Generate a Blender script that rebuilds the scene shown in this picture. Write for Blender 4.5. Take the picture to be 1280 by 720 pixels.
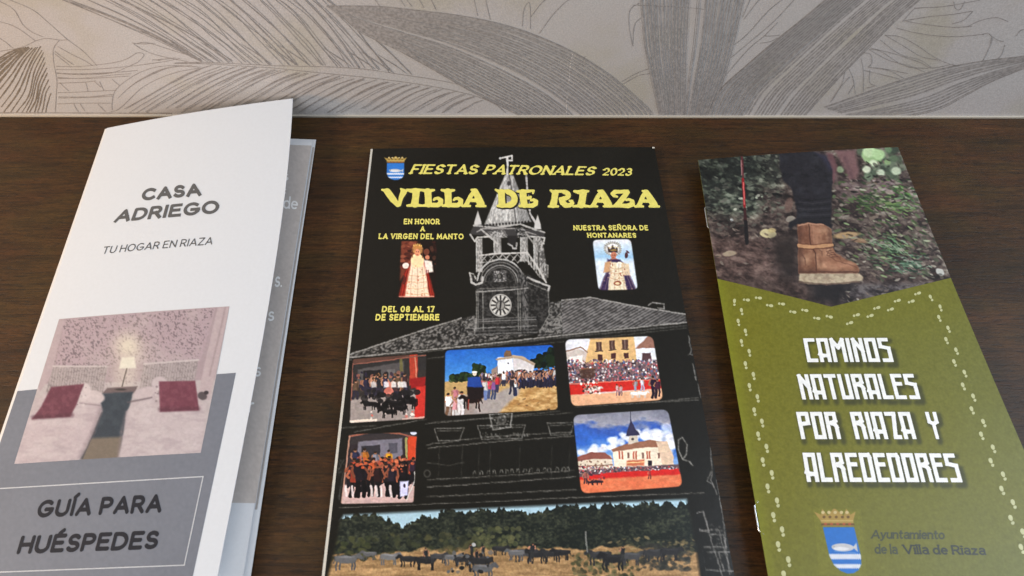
import bpy, math
import numpy as np
from mathutils import Vector

for o in list(bpy.data.objects):
    bpy.data.objects.remove(o, do_unlink=True)
scene = bpy.context.scene

# ------------------------------------------------------------------ camera
FPX, HV, CH = 850.0, 1320.0, 0.265            # focal length in px of a 1280 px wide frame, pitch, height
TH = math.atan2(HV, FPX)
cam_d = bpy.data.cameras.new('camera')
cam = bpy.data.objects.new('camera', cam_d)
scene.collection.objects.link(cam)
cam.location = (0, 0, CH)
cam.rotation_euler = (math.pi/2 - TH, 0, 0)
cam_d.sensor_width = 36
cam_d.lens = 36*FPX/1280
cam_d.clip_start = .01
cam_d.clip_end = 50
cam_d.dof.use_dof = True
cam_d.dof.focus_distance = .31
cam_d.dof.aperture_fstop = 16
scene.camera = cam

# ------------------------------------------------------------------ world, lamps, exposure
world = bpy.data.worlds.new('World')
scene.world = world
world.use_nodes = True
bg = world.node_tree.nodes['Background']
bg.inputs[0].default_value = (.93, .96, 1, 1)
bg.inputs[1].default_value = .12

def area(name, loc, target, size, power, col, sy=None):
    d = bpy.data.lights.new(name, 'AREA')
    d.energy = power; d.color = col; d.size = size
    if sy: d.shape = 'RECTANGLE'; d.size_y = sy
    o = bpy.data.objects.new(name, d)
    scene.collection.objects.link(o)
    o.location = loc
    o.rotation_euler = (Vector(target)-Vector(loc)).to_track_quat('-Z', 'Y').to_euler()
    return o
area('window_light', (.86, .20, .56), (0.05, .12, 0), .42, 6, (.74, .86, 1), .42)
area('glare_light', (.66, .235, .95), (.12, .08, 0), .75, 7.5, (.78, .88, 1), .40)  # unseen area light added for the glare on booklet and wood
area('left_window_light', (-1.05, -.10, .72), (-.1, .15, 0), .22, 11, (1, .90, .76), .28)
area('wall_fill_light', (-.15, -1.45, .80), (.25, .30, .08), .8, 13.5, (.95, .97, 1))  # unseen fill added behind the camera to brighten the wall
area('warm_lamp', (-.60, .0, .13), (-.26, .285, .08), .14, 1.5, (1, .56, .22))
vs = scene.view_settings
vs.view_transform = 'Standard'
vs.look = 'None'
vs.exposure = 0
vs.gamma = 1
scene.render.engine = 'CYCLES'

# ------------------------------------------------------------------ measuring helpers
_c, _s = math.cos(TH), math.sin(TH)
CAM = np.array([0, 0, CH])
def rays(px, py):
    X = np.asarray(px, float)-640; Y = 360-np.asarray(py, float)
    return np.stack([X, FPX*_c+Y*_s, -FPX*_s+Y*_c], -1)
def on_z(px, py, z):                           # where the sight line meets a level plane
    d = rays(px, py)
    return CAM + d*((z-CH)/d[..., 2])[..., None]
def to_px(P):
    P = np.asarray(P)-CAM
    x = P[..., 0]; f = P[..., 1]*_c-P[..., 2]*_s; u = P[..., 1]*_s+P[..., 2]*_c
    return 640+FPX*x/f, 360-FPX*u/f
WA = on_z(0, 143.6, 0); WB = on_z(1280, 145.6, 0)
WN = np.array([WA[1]-WB[1], WB[0]-WA[0], 0]); WN /= np.linalg.norm(WN)
def on_wall(px, py, off=0.0):                  # wall plane, off metres in front of it
    d = rays(px, py)
    t = ((WA-WN*off-CAM)@WN)/(d@WN)
    return CAM+d*t[..., None]

class Page:
    """A sheet lying on the table: two side edges in space, straight across, slightly bowed."""
    def __init__(s, rows, bow=0.0):
        L = [on_z(r[0][0], r[0][1], np.array(r[1])) for r in rows]
        R = [on_z(r[2][0], r[2][1], np.array(r[3])) for r in rows]
        L = np.array(L); R = np.array(R)
        M = (L+R)/2
        d = np.r_[0, np.cumsum(np.linalg.norm(np.diff(M, axis=0), axis=1))]
        s.len = d[-1]; v = d/d[-1]
        deg = len(rows)-1
        s.cl = [np.polyfit(v, L[:, k], deg) for k in range(3)]
        s.cr = [np.polyfit(v, R[:, k], deg) for k in range(3)]
        s.wid = np.linalg.norm(L[0]-R[0]); s.bow = bow
    def S(s, u, v, off=0.0):
        u = np.asarray(u, float); v = np.asarray(v, float)
        L = np.stack([np.polyval(c, v) for c in s.cl], -1)
        R = np.stack([np.polyval(c, v) for c in s.cr], -1)
        P = L+(R-L)*u[..., None]
        P[..., 2] += s.bow*4*u*(1-u)*(1-.6*v)+off
        return P
    def uv(s, px, py):
        px = np.asarray(px, float); py = np.asarray(py, float)
        u = np.full(px.shape, .5); v = np.full(px.shape, .5)
        for _ in range(12):
            x, y = to_px(s.S(u, v)); e = 1e-4
            xu, yu = to_px(s.S(u+e, v)); xv, yv = to_px(s.S(u, v+e))
            a = (xu-x)/e; b = (xv-x)/e; c = (yu-y)/e; d = (yv-y)/e
            det = a*d-b*c; dx = px-x; dy = py-y
            u = u+(d*dx-b*dy)/det; v = v+(-c*dx+a*dy)/det
        return u, v

# ------------------------------------------------------------------ paint helpers (numpy, used as vertex colours of printed sheets)
def lin(c):
    c = np.asarray(c, float)/255
    return np.where(c <= .04045, c/12.92, ((np.maximum(c, 0)+.055)/1.055)**2.4)

def vnoise(X, Y, sx, sy, seed, octaves=3, ang=0):
    if ang:
        ca, sa = math.cos(ang), math.sin(ang); X, Y = X*ca+Y*sa, -X*sa+Y*ca
    out = 0; amp = 1; tot = 0
    for o in range(octaves):
        g = np.random.RandomState(seed*17+o).rand(64, 64)
        x = X/sx*2**o; y = Y/sy*2**o
        xi = np.floor(x).astype(int); yi = np.floor(y).astype(int)
        fx = x-xi; fy = y-yi; fx = fx*fx*(3-2*fx); fy = fy*fy*(3-2*fy)
        a = g[yi % 64, xi % 64]; b = g[yi % 64, (xi+1) % 64]; c = g[(yi+1) % 64, xi % 64]; d = g[(yi+1) % 64, (xi+1) % 64]
        out = out+amp*((a*(1-fx)+b*fx)*(1-fy)+(c*(1-fx)+d*fx)*fy); tot += amp; amp *= .55
    return out/tot

class Cv:
    def __init__(s, x0, y0, x1, y1, sc=2.0, bg=(0, 0, 0)):
        s.x0, s.y0, s.sc = x0, y0, sc
        s.w = int((x1-x0)*sc)+1; s.h = int((y1-y0)*sc)+1
        s.X, s.Y = np.meshgrid(x0+np.arange(s.w)/sc, y0+np.arange(s.h)/sc)
        s.A = np.zeros((s.h, s.w, 3)); s.A[:] = bg
        s.rs = np.random.RandomState(int(x0*7+y0) % 9999)
    def sl(s, x0, y0, x1, y1):
        a = max(0, int((x0-s.x0)*s.sc)-1); b = min(s.w, int((x1-s.x0)*s.sc)+2)
        c = max(0, int((y0-s.y0)*s.sc)-1); d = min(s.h, int((y1-s.y0)*s.sc)+2)
        return (slice(c, max(c, d)), slice(a, max(a, b)))
    def put(s, sl, m, col):
        m = m[..., None]
        s.A[sl] = s.A[sl]*(1-m)+np.asarray(col)*m
    def pm(s, pts, soft=.5, grow=0):
        p = np.asarray(pts, float)
        sl = s.sl(p[:, 0].min()-soft-grow-1, p[:, 1].min()-soft-grow-1, p[:, 0].max()+soft+grow+1, p[:, 1].max()+soft+grow+1)
        X, Y = s.X[sl], s.Y[sl]
        ins = np.zeros(X.shape, bool); dm = np.full(X.shape, 1e9)
        n = len(p)
        for i in range(n):
            a = p[i]; b = p[(i+1) % n]; e = b-a
            t = np.clip(((X-a[0])*e[0]+(Y-a[1])*e[1])/max(e@e, 1e-9), 0, 1)
            dm = np.minimum(dm, np.hypot(X-a[0]-t*e[0], Y-a[1]-t*e[1]))
            if a[1] != b[1]:
                c = ((a[1] > Y) != (b[1] > Y)) & (X < (b[0]-a[0])*(Y-a[1])/(b[1]-a[1])+a[0])
                ins ^= c
        sd = np.where(ins, dm, -dm)+grow
        return sl, np.clip(sd/max(soft, .01)*.5+.5, 0, 1)
    def poly(s, pts, col, a=1, soft=.6, grow=0):
        sl, m = s.pm(pts, soft, grow); s.put(sl, m*a, col)
    def line(s, pts, w, col, a=1, soft=.5):
        for p, q in zip(pts[:-1], pts[1:]):
            pad = w+soft
            sl = s.sl(min(p[0], q[0])-pad, min(p[1], q[1])-pad, max(p[0], q[0])+pad, max(p[1], q[1])+pad)
            X, Y = s.X[sl], s.Y[sl]; e = np.array(q, float)-p
            t = np.clip(((X-p[0])*e[0]+(Y-p[1])*e[1])/max(e@e, 1e-9), 0, 1)
            d = np.hypot(X-p[0]-t*e[0], Y-p[1]-t*e[1])
            s.put(sl, np.clip((w/2-d)/soft+.5, 0, 1)*a, col)
    def ell(s, cx, cy, rx, ry, col, a=1, ang=0, soft=.6):
        R = max(rx, ry)+soft+1
        sl = s.sl(cx-R, cy-R, cx+R, cy+R)
        X, Y = s.X[sl]-cx, s.Y[sl]-cy
        ca, sa = math.cos(ang), math.sin(ang)
        d = np.sqrt(((X*ca+Y*sa)/rx)**2+((-X*sa+Y*ca)/ry)**2)
        s.put(sl, np.clip((1-d)*min(rx, ry)/soft+.5, 0, 1)*a, col)
    def glow(s, cx, cy, r, col, a):
        sl = s.sl(cx-3*r, cy-3*r, cx+3*r, cy+3*r)
        s.put(sl, a*np.exp(-((s.X[sl]-cx)**2+(s.Y[sl]-cy)**2)/(r*r)), col)
    def n(s, sx, sy, seed, sl=None, octaves=3, ang=0):
        X, Y = (s.X, s.Y) if sl is None else (s.X[sl], s.Y[sl])
        return vnoise(X, Y, sx, sy, seed, octaves, ang)
    def blobs(s, n, box, pal, r, asp=1.0, a=1, soft=.5, test=None, ang=None):
        for _ in range(n):
            x = s.rs.uniform(box[0], box[2]); y = s.rs.uniform(box[1], box[3])
            if test and not test(x, y): continue
            k = s.rs.uniform(r[0], r[1])
            s.ell(x, y, k, k*asp, pal[s.rs.randint(len(pal))], a*s.rs.uniform(.6, 1), s.rs.uniform(-.6, .6) if ang is None else ang+s.rs.uniform(-.3, .3), soft)
    def ramp(s, t, stops):
        xs = [q[0] for q in stops]
        return np.stack([np.interp(t, xs, [q[1][k] for q in stops]) for k in range(3)], -1)
    def photoize(s, warp=1.0, wl=5.0, sh=.22, sat=.9, seed=7):
        dx = (s.n(wl, wl, seed, octaves=3)-.5)*2*warp; dy = (s.n(wl, wl, seed+5, octaves=3)-.5)*2*warp
        s.A = s.at(s.X+dx, s.Y+dy)
        s.A *= (1+(s.n(3.2, 2.6, seed+9, octaves=4)-.5)*sh*3+(s.n(14, 14, seed+11)-.5)*sh)[..., None]
        s.A *= 1+np.stack([s.n(4, 4, seed+k, octaves=2)-.5 for k in (21, 22, 23)], -1)*sh*.5
        g = s.A.mean(-1, keepdims=True); s.A = g+(s.A-g)*sat
        s.A = np.clip(s.A, 0, 255)
    def blur(s, r):
        k = int(r*s.sc*2)+1; x = np.arange(-k, k+1); g = np.exp(-(x/(r*s.sc))**2); g /= g.sum()
        A = np.pad(s.A, ((k, k), (k, k), (0, 0)), 'edge')
        A = sum(g[i]*A[i:i+s.h] for i in range(2*k+1))
        s.A = sum(g[i]*A[:, i:i+s.w] for i in range(2*k+1))
    def at(s, px, py):
        x = np.clip((px-s.x0)*s.sc, 0, s.w-1.001); y = np.clip((py-s.y0)*s.sc, 0, s.h-1.001)
        xi = x.astype(int); yi = y.astype(int); fx = (x-xi)[..., None]; fy = (y-yi)[..., None]
        A = s.A
        return (A[yi, xi]*(1-fx)+A[yi, xi+1]*fx)*(1-fy)+(A[yi+1, xi]*(1-fx)+A[yi+1, xi+1]*fx)*fy

# ------------------------------------------------------------------ materials
def mat_new(name):
    m = bpy.data.materials.new(name); m.use_nodes = True
    nt = m.node_tree; b = nt.nodes['Principled BSDF']
    return m, nt, b
def paper_mat(name, col=None, rough=.5, spec=.5, bump=.05, scale=900, coat=0, mott=.06):
    m, nt, b = mat_new(name)
    N = nt.nodes.new; lk = nt.links.new
    b.inputs['Roughness'].default_value = rough
    b.inputs['Specular IOR Level'].default_value = spec
    if coat:
        b.inputs['Coat Weight'].default_value = coat; b.inputs['Coat Roughness'].default_value = .18
    tc = N('ShaderNodeTexCoord')
    no = N('ShaderNodeTexNoise'); no.inputs['Scale'].default_value = scale; no.inputs['Detail'].default_value = 3
    lk(tc.outputs['Object'], no.inputs['Vector'])
    # faint mottling of the print itself
    mul = N('ShaderNodeMix'); mul.data_type = 'RGBA'; mul.blend_type = 'MULTIPLY'; mul.inputs['Factor'].default_value = 1
    mr = N('ShaderNodeMapRange'); mr.inputs['From Min'].default_value = .3; mr.inputs['From Max'].default_value = .7
    mr.inputs['To Min'].default_value = 1-mott*1.4; mr.inputs['To Max'].default_value = 1+mott
    lk(no.outputs['Fac'], mr.inputs['Value'])
    lk(mr.outputs['Result'], mul.inputs['B'])
    if col is None:
        at = N('ShaderNodeAttribute'); at.attribute_name = 'Col'; lk(at.outputs['Color'], mul.inputs['A'])
    else:
        mul.inputs['A'].default_value = (*col, 1)
    lk(mul.outputs['Result'], b.inputs['Base Color'])
    bp = N('ShaderNodeBump'); bp.inputs['Strength'].default_value = bump; bp.inputs['Distance'].default_value = .0003
    n2 = N('ShaderNodeTexNoise'); n2.inputs['Scale'].default_value = 60; n2.inputs['Detail'].default_value = 4
    lk(tc.outputs['Object'], n2.inputs['Vector'])
    ad = N('ShaderNodeMath'); ad.operation = 'MULTIPLY_ADD'; ad.inputs[1].default_value = 3.0
    lk(n2.outputs['Fac'], ad.inputs[0]); lk(no.outputs['Fac'], ad.inputs[2])
    lk(ad.outputs[0], bp.inputs['Height']); lk(bp.outputs['Normal'], b.inputs['Normal'])
    return m

# ------------------------------------------------------------------ mesh helpers
def link(name, me, parent=None, mat=None):
    o = bpy.data.objects.new(name, me); scene.collection.objects.link(o)
    if parent is not None: o.parent = parent
    if mat is not None and me is not None: me.materials.append(mat)
    return o
def thing(name, label, cat):
    o = bpy.data.objects.new(name, None); scene.collection.objects.link(o)
    o.empty_display_size = .02
    o['label'] = label; o['category'] = cat
    return o
def grid_mesh(P, col=None, smooth=True):
    h, w = P.shape[:2]
    me = bpy.data.meshes.new('sheet')
    me.vertices.add(h*w); me.vertices.foreach_set('co', P.reshape(-1).astype(np.float32))
    i = np.arange(h*w).reshape(h, w)
    f = np.stack([i[:-1, :-1], i[1:, :-1], i[1:, 1:], i[:-1, 1:]], -1).reshape(-1, 4)
    me.loops.add(f.size); me.loops.foreach_set('vertex_index', f.reshape(-1).astype(np.int32))
    me.polygons.add(len(f)); me.polygons.foreach_set('loop_start', (np.arange(len(f))*4).astype(np.int32))
    me.update(calc_edges=True)
    if smooth: me.polygons.foreach_set('use_smooth', np.ones(len(f), bool))
    if col is not None:
        a = me.color_attributes.new('Col', 'FLOAT_COLOR', 'POINT')
        c = np.ones((h*w, 4), np.float32); c[:, :3] = col.reshape(-1, 3)
        a.data.foreach_set('color', c.reshape(-1))
    return me
def bilin(q, s, t):                            # q: TL TR BR BL, s across, t down
    q = np.asarray(q, float); s = np.asarray(s)[..., None]; t = np.asarray(t)[..., None]
    return (q[0]*(1-s)+q[1]*s)*(1-t)+(q[3]*(1-s)+q[2]*s)*t
def patch(name, page, quad, cv, step, off, parent, mat, k=1.0, uvq=None):
    if uvq is None:
        u, v = page.uv([p[0] for p in quad], [p[1] for p in quad]); uvq = np.stack([u, v], -1)
    q = np.asarray(uvq, float)
    X, Y = to_px(page.S(q[:, 0], q[:, 1]))
    wpx = max(math.hypot(X[1]-X[0], Y[1]-Y[0]), math.hypot(X[2]-X[3], Y[2]-Y[3]))
    hpx = max(math.hypot(X[3]-X[0], Y[3]-Y[0]), math.hypot(X[2]-X[1], Y[2]-Y[1]))
    S_, T_ = np.meshgrid(np.linspace(0, 1, int(wpx/step)+2), np.linspace(0, 1, int(hpx/step)+2))
    uv = bilin(q, S_, T_)
    P = page.S(uv[..., 0], uv[..., 1], off)
    x, y = to_px(page.S(uv[..., 0], uv[..., 1]))
    return link(name, grid_mesh(P, lin(np.clip(cv.at(x, y), 0, 255))*k), parent, mat)
def slab(name, page, u0, u1, v0, v1, top, bot, parent, mat, flat=None, nu=16, nv=40):
    """closed sheet or block between offsets top and bot below the page surface (flat: its underside is level)"""
    U, V = np.meshgrid(np.linspace(u0, u1, nu), np.linspace(v0, v1, nv))
    T = page.S(U, V, top); B = page.S(U, V, bot)
    if flat is not None: B[..., 2] = flat
    n = nu*nv; vs_ = np.concatenate([T.reshape(-1, 3), B.reshape(-1, 3)])
    i = np.arange(n).reshape(nv, nu)
    f = [tuple(x) for x in np.stack([i[:-1, :-1], i[1:, :-1], i[1:, 1:], i[:-1, 1:]], -1).reshape(-1, 4)]
    f += [(a+n, d+n, c+n, b+n) for a, b, c, d in f]
    ring = list(i[0, :])+list(i[1:, -1])+list(i[-1, -2::-1])+list(i[-2:0:-1, 0])
    for a, b in zip(ring, ring[1:]+ring[:1]): f.append((int(a), int(b), int(b+n), int(a+n)))
    me = bpy.data.meshes.new(name); me.from_pydata(vs_.tolist(), [], [tuple(int(q) for q in x) for x in f]); me.update()
    return link(name, me, parent, mat)

def contour(F, x0, y0, dx):
    """filled outline of F > 0 by marching squares: verts (x, y), faces"""
    ins = F > 0; h, w = F.shape
    ys, xs = np.nonzero(ins)
    gid = -np.ones((h, w), int); gid[ys, xs] = np.arange(len(ys))
    V = [np.stack([x0+xs*dx, y0+ys*dx], -1)]; n = len(ys)
    hy, hx = np.nonzero(ins[:, 1:] != ins[:, :-1])
    t = F[hy, hx]/(F[hy, hx]-F[hy, hx+1]); hid = -np.ones((h, w), int); hid[hy, hx] = n+np.arange(len(hy)); n += len(hy)
    V.append(np.stack([x0+(hx+t)*dx, y0+hy*dx], -1))
    vy, vx = np.nonzero(ins[1:] != ins[:-1])
    t = F[vy, vx]/(F[vy, vx]-F[vy+1, vx]); vid = -np.ones((h, w), int); vid[vy, vx] = n+np.arange(len(vy)); n += len(vy)
    V.append(np.stack([x0+vx*dx, y0+(vy+t)*dx], -1))
    V = np.concatenate(V)
    code = ins[:-1, :-1]*1+ins[:-1, 1:]*2+ins[1:, 1:]*4+ins[1:, :-1]*8
    faces = []
    for c in range(1, 16):
        y, x = np.nonzero(code == c)
        if not len(y): continue
        cor = [gid[y, x], gid[y, x+1], gid[y+1, x+1], gid[y+1, x]]
        edg = [hid[y, x], vid[y, x+1], hid[y+1, x], vid[y, x]]
        cols = []
        for k in range(4):
            if c >> k & 1: cols.append(cor[k])
            if (c >> k & 1) != (c >> ((k+1) % 4) & 1): cols.append(edg[k])
        faces += np.stack(cols, -1).tolist()
    return V, faces

# ------------------------------------------------------------------ lettering: pens drawn as strokes, filled as outlines
def arc(cx, cy, rx, ry, a0, a1, n=10):
    t = np.radians(np.linspace(a0, a1, n))
    return list(zip(cx+rx*np.cos(t), cy+ry*np.sin(t)))
SANS = {
 'A': (.82, [[(0, 0), (.41, 1), (.82, 0)], [(.14, .3), (.68, .3)]]),
 'C': (.80, [arc(.45, .5, .45, .5, 48, 312, 14)]),
 'D': (.76, [[(0, 0), (0, 1), (.3, 1)]+arc(.3, .5, .46, .5, 90, -90, 12)+[(0, 0)]]),
 'E': (.62, [[(.6, 1), (0, 1), (0, 0), (.62, 0)], [(0, .52), (.52, .52)]]),
 'F': (.58, [[(.58, 1), (0, 1), (0, 0)], [(0, .5), (.48, .5)]]),
 'G': (.88, [arc(.45, .5, .45, .5, 48, 340, 16), [(.46, .44), (.88, .44)], [(.87, .44), (.86, .3)]]),
 'H': (.72, [[(0, 0), (0, 1)], [(.72, 0), (.72, 1)], [(0, .5), (.72, .5)]]),
 'I': (.02, [[(0.01, 0), (.01, 1)]]),
 'L': (.56, [[(0, 1), (0, 0), (.56, 0)]]),
 'M': (.9, [[(0, 0), (.04, 1), (.45, .25), (.86, 1), (.9, 0)]]),
 'N': (.74, [[(0, 0), (0, 1), (.74, 0), (.74, 1)]]),
 'O': (.92, [arc(.46, .5, .46, .5, 0, 360, 22)]),
 'P': (.62, [[(0, 0), (0, 1), (.34, 1)]+arc(.34, .73, .28, .27, 90, -90, 9)+[(0, .46)]]),
 'R': (.66, [[(0, 0), (0, 1), (.34, 1)]+arc(.34, .73, .28, .27, 90, -90, 9)+[(0, .46)], [(.34, .46), (.66, 0)]]),
 'S': (.6, [arc(.31, .74, .27, .26, 30, 250, 12)+arc(.30, .25, .30, .25, 75, -150, 12)]),
 'T': (.72, [[(0, 1), (.72, 1)], [(.36, 1), (.36, 0)]]),
 'U': (.72, [[(0, 1), (0, .36)]+arc(.36, .36, .36, .36, 180, 360, 12)+[(.72, 1)]]),
 'V': (.8, [[(0, 1), (.4, 0), (.8, 1)]]),
 'B': (.64, [[(0, .5), (0, 1), (.34, 1)]+arc(.34, .76, .24, .24, 90, -90, 8)+[(0, .52)], [(0, .52), (0, 0), (.36, 0)]+arc(.36, .26, .27, .26, -90, 90, 8)]),
 'Z': (.68, [[(0, 1), (.68, 1), (0, 0), (.68, 0)]]),
 'Y': (.76, [[(0, 1), (.38, .48), (.76, 1)], [(.38, .48), (.38, 0)]]),
 '0': (.62, [arc(.31, .5, .31, .5, 0, 360, 20)]),
 '1': (.25, [[(0, .82), (.22, 1), (.22, 0)]]),
 '2': (.6, [arc(.3, .7, .29, .3, 165, -35, 12)+[(0, 0), (.6, 0)]]),
 '3': (.58, [arc(.28, .75, .27, .25, 150, -90, 10), arc(.28, .27, .3, .27, 90, -150, 11)]),
 '7': (.58, [[(0, 1), (.58, 1), (.2, 0)]]),
 '8': (.6, [arc(.3, .75, .25, .25, 0, 360, 14), arc(.3, .26, .3, .26, 0, 360, 14)]),
 'a': (.5, [arc(.25, .52, .23, .2, 140, 0, 7)+[(.48, 0)], arc(.26, .2, .24, .2, 60, 340, 12)]),
 'd': (.52, [arc(.26, .33, .26, .33, 0, 360, 14), [(.52, 1.05), (.52, 0)]]),
 'e': (.52, [[(.02, .36), (.52, .36)]+arc(.27, .34, .26, .34, 5, 310, 13)]),
 'i': (.02, [[(.01, .68), (.01, 0)], [(.01, .95), (.01, .97)]]),
 'l': (.02, [[(.01, 1.05), (.01, 0)]]),
 'm': (.86, [[(0, .68), (0, 0)], [(0, .42)]+arc(.215, .45, .215, .22, 180, 0, 7)+[(.43, 0)], [(.43, .42)]+arc(.645, .45, .215, .22, 180, 0, 7)+[(.86, 0)]]),
 'n': (.48, [[(0, .68), (0, 0)], [(0, .42)]+arc(.24, .43, .24, .25, 180, 0, 8)+[(.48, 0)]]),
 'o': (.54, [arc(.27, .34, .27, .34, 0, 360, 14)]),
 'r': (.3, [[(0, .68), (0, 0)], [(0, .4)]+arc(.25, .4, .25, .26, 180, 80, 5)]),
 's': (.4, [arc(.2, .5, .18, .17, 40, 250, 8)+arc(.2, .17, .2, .17, 70, -150, 8)]),
 't': (.34, [[(.14, .92), (.14, .12), (.22, 0), (.34, .04)], [(0, .66), (.34, .66)]]),
 'u': (.48, [[(0, .68), (0, .22)]+arc(.24, .22, .24, .22, 180, 360, 8)+[(.48, .68)], [(.48, .3), (.48, 0)]]),
 'y': (.5, [[(0, .68), (.26, .02)], [(.5, .68), (.2, -.18), (.08, -.28), (0, -.26)]]),
 'z': (.44, [[(0, .66), (.44, .66), (0, 0), (.44, 0)]]),
 '.': (.02, [[(0, 0), (0, .01)]]),
 ':': (.02, [[(0, 0), (0, .01)], [(0, .55), (0, .56)]]),
}
for a_, b_, e_ in (('Í', 'I', [(-.02, 1.18), (.16, 1.38)]), ('É', 'E', [(.22, 1.18), (.42, 1.38)])):
    SANS[a_] = (SANS[b_][0], SANS[b_][1]+[e_])
SANS['Ñ'] = (SANS['N'][0], SANS['N'][1]+[[(.12, 1.22), (.28, 1.32), (.46, 1.22), (.62, 1.32)]])
DECO = {
 'C': (.36, [[(.36, 1), (0, 1), (0, 0), (.36, 0)]]),
 'A': (.38, [[(0, 0), (0, 1), (.38, 1), (.38, 0)], [(-.04, .30), (.1, .24), (.38, .22)]]),
 'M': (.52, [[(0, 0), (0, 1)], [(0, 1), (.26, .62), (.52, 1)], [(.52, 1), (.52, 0)]]),
 'I': (.0, [[(0, 0), (0, 1)]]),
 'N': (.36, [[(0, 0), (0, 1), (.36, .45)], [(.36, 0), (.36, 1)]]),
 'O': (.38, [[(0, 0), (0, 1), (.38, 1), (.38, 0), (0, 0)]]),
 'S': (.38, [[(.34, 1), (0, 1), (0, .66), (.38, .58), (.38, 0), (.05, 0)]]),
 'T': (.4, [[(0, 1), (.4, 1)], [(.2, 1), (.2, 0)]]),
 'U': (.38, [[(0, 1), (0, 0), (.38, 0), (.38, 1)]]),
 'R': (.40, [[(0, 0), (0, 1), (.36, 1), (.37, .70), (.30, .66), (.17, .6), (.32, .53), (.38, .44), (.39, 0)]]),
 'L': (.34, [[(0, 1), (0, 0), (.34, 0)]]),
 'E': (.36, [[(.36, 1), (0, 1), (0, 0), (.36, 0)], [(0, .62), (.3, .62)]]),
 'P': (.38, [[(0, 0), (0, 1), (.38, 1), (.38, .6), (.06, .56)]]),
 'Z': (.38, [[(0, 1), (.34, 1), (.18, 0), (.38, 0)]]),
 'Y': (.38, [[(0, 1), (0, .66), (.19, .56), (.19, 0)], [(.38, 1), (.38, .66), (.19, .56)]]),
 'D': (.38, [[(0, 0), (0, 1), (.34, 1), (.38, .92), (.38, 0), (0, 0)]]),
}
DECO = {ch: (w*.78, [[(x*.78, y) for x, y in st] for st in sts]) for ch, (w, sts) in DECO.items()}
# fat fairground letters: strokes of (x, y, radius)
FAT = {
 'V': (1.28, [[(.03, .93, .05), (.22, .88, .09), (.42, .84, .05)], [(.28, .84, .17), (.52, .42, .17), (.74, .10, .11)], [(.72, .08, .08), (.84, .1, .07)], [(.84, .12, .07), (.95, .5, .10), (1.12, .82, .15)], [(1.0, .98, .05), (1.12, .9, .09), (1.26, .88, .05)]]),
 'I': (.86, [[(.10, .93, .06), (.3, .88, .10), (.5, .92, .10), (.8, .93, .06)], [(.55, .85, .18), (.5, .5, .16), (.42, .15, .18)], [(.03, .06, .05), (.3, .09, .08), (.55, .09, .08), (.82, .06, .05)]]),
 'L': (1.10, [[(.06, .93, .06), (.25, .88, .09), (.45, .88, .09), (.68, .93, .05)], [(.36, .85, .17), (.36, .5, .16), (.34, .15, .17)], [(.04, .06, .05), (.3, .1, .09), (.6, .1, .11), (.82, .1, .11), (.97, .2, .12), (1.0, .36, .11), (.88, .47, .08), (.72, .46, .06), (.64, .38, .05)]]),
 'A': (1.25, [[(.72, .92, .10), (.5, .62, .10), (.28, .2, .10), (.2, .1, .09)], [(.03, .05, .05), (.2, .08, .07), (.42, .06, .05)], [(.55, .95, .05), (.72, .93, .09)], [(.74, .9, .12), (.86, .55, .17), (.98, .2, .19)], [(.76, .06, .05), (.98, .1, .10), (1.22, .06, .05)], [(.4, .38, .08), (.8, .36, .09)]]),
 'D': (1.18, [[(.03, .98, .05), (.2, .88, .09)], [(.32, .85, .17), (.3, .5, .16), (.3, .15, .17)], [(.08, .08, .06), (.3, .09, .09), (.6, .1, .10)], [(.3, .92, .07), (.62, .92, .08)]+[(x, y, .15) for x, y in arc(.62, .5, .36, .37, 80, -80, 9)]+[(.6, .1, .1)]]),
 'E': (1.08, [[(.05, .9, .05), (.3, .92, .08), (.6, .92, .08), (.92, .96, .04)], [(.9, .95, .05), (.86, .8, .04)], [(.34, .85, .17), (.32, .5, .17), (.34, .15, .17)], [(.4, .52, .07), (.66, .54, .08), (.72, .6, .05)], [(.1, .08, .06), (.4, .1, .09), (.75, .1, .11), (.93, .2, .11), (.97, .35, .10), (.86, .44, .07), (.72, .4, .05)]]),
 'R': (1.30, [[(.1, .98, .05), (.22, .9, .08), (.5, .93, .07), (.75, .92, .08)]+[(x, y, .12) for x, y in arc(.78, .70, .23, .19, 80, -90, 8)]+[(.6, .5, .06)], [(.34, .85, .16), (.3, .5, .15), (.24, .15, .17)], [(.02, .06, .05), (.25, .09, .09), (.48, .06, .05)], [(.62, .48, .1), (.72, .28, .15), (.86, .12, .13), (1.06, .12, .11), (1.2, .24, .09), (1.18, .36, .07), (1.08, .38, .05)]]),
 'Z': (1.2, [[(.3, .62, .05), (.15, .66, .07), (.1, .78, .10), (.24, .9, .11), (.5, .9, .09), (.75, .92, .10), (.9, .97, .05)], [(.88, .88, .10), (.62, .55, .13), (.3, .18, .12), (.1, .08, .06)], [(.1, .07, .06), (.4, .1, .09), (.8, .09, .12), (1.03, .18, .12), (1.06, .36, .09), (.9, .46, .07), (.76, .42, .05)]]),
}
def layout(text, font, gap, space, slant=0):
    x = 0; out = []
    for ch in text:
        if ch == ' ': x += space; continue
        w, st = font[ch]
        out.append((ch, x, st)); x += w+gap
    return out, x-gap
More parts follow.
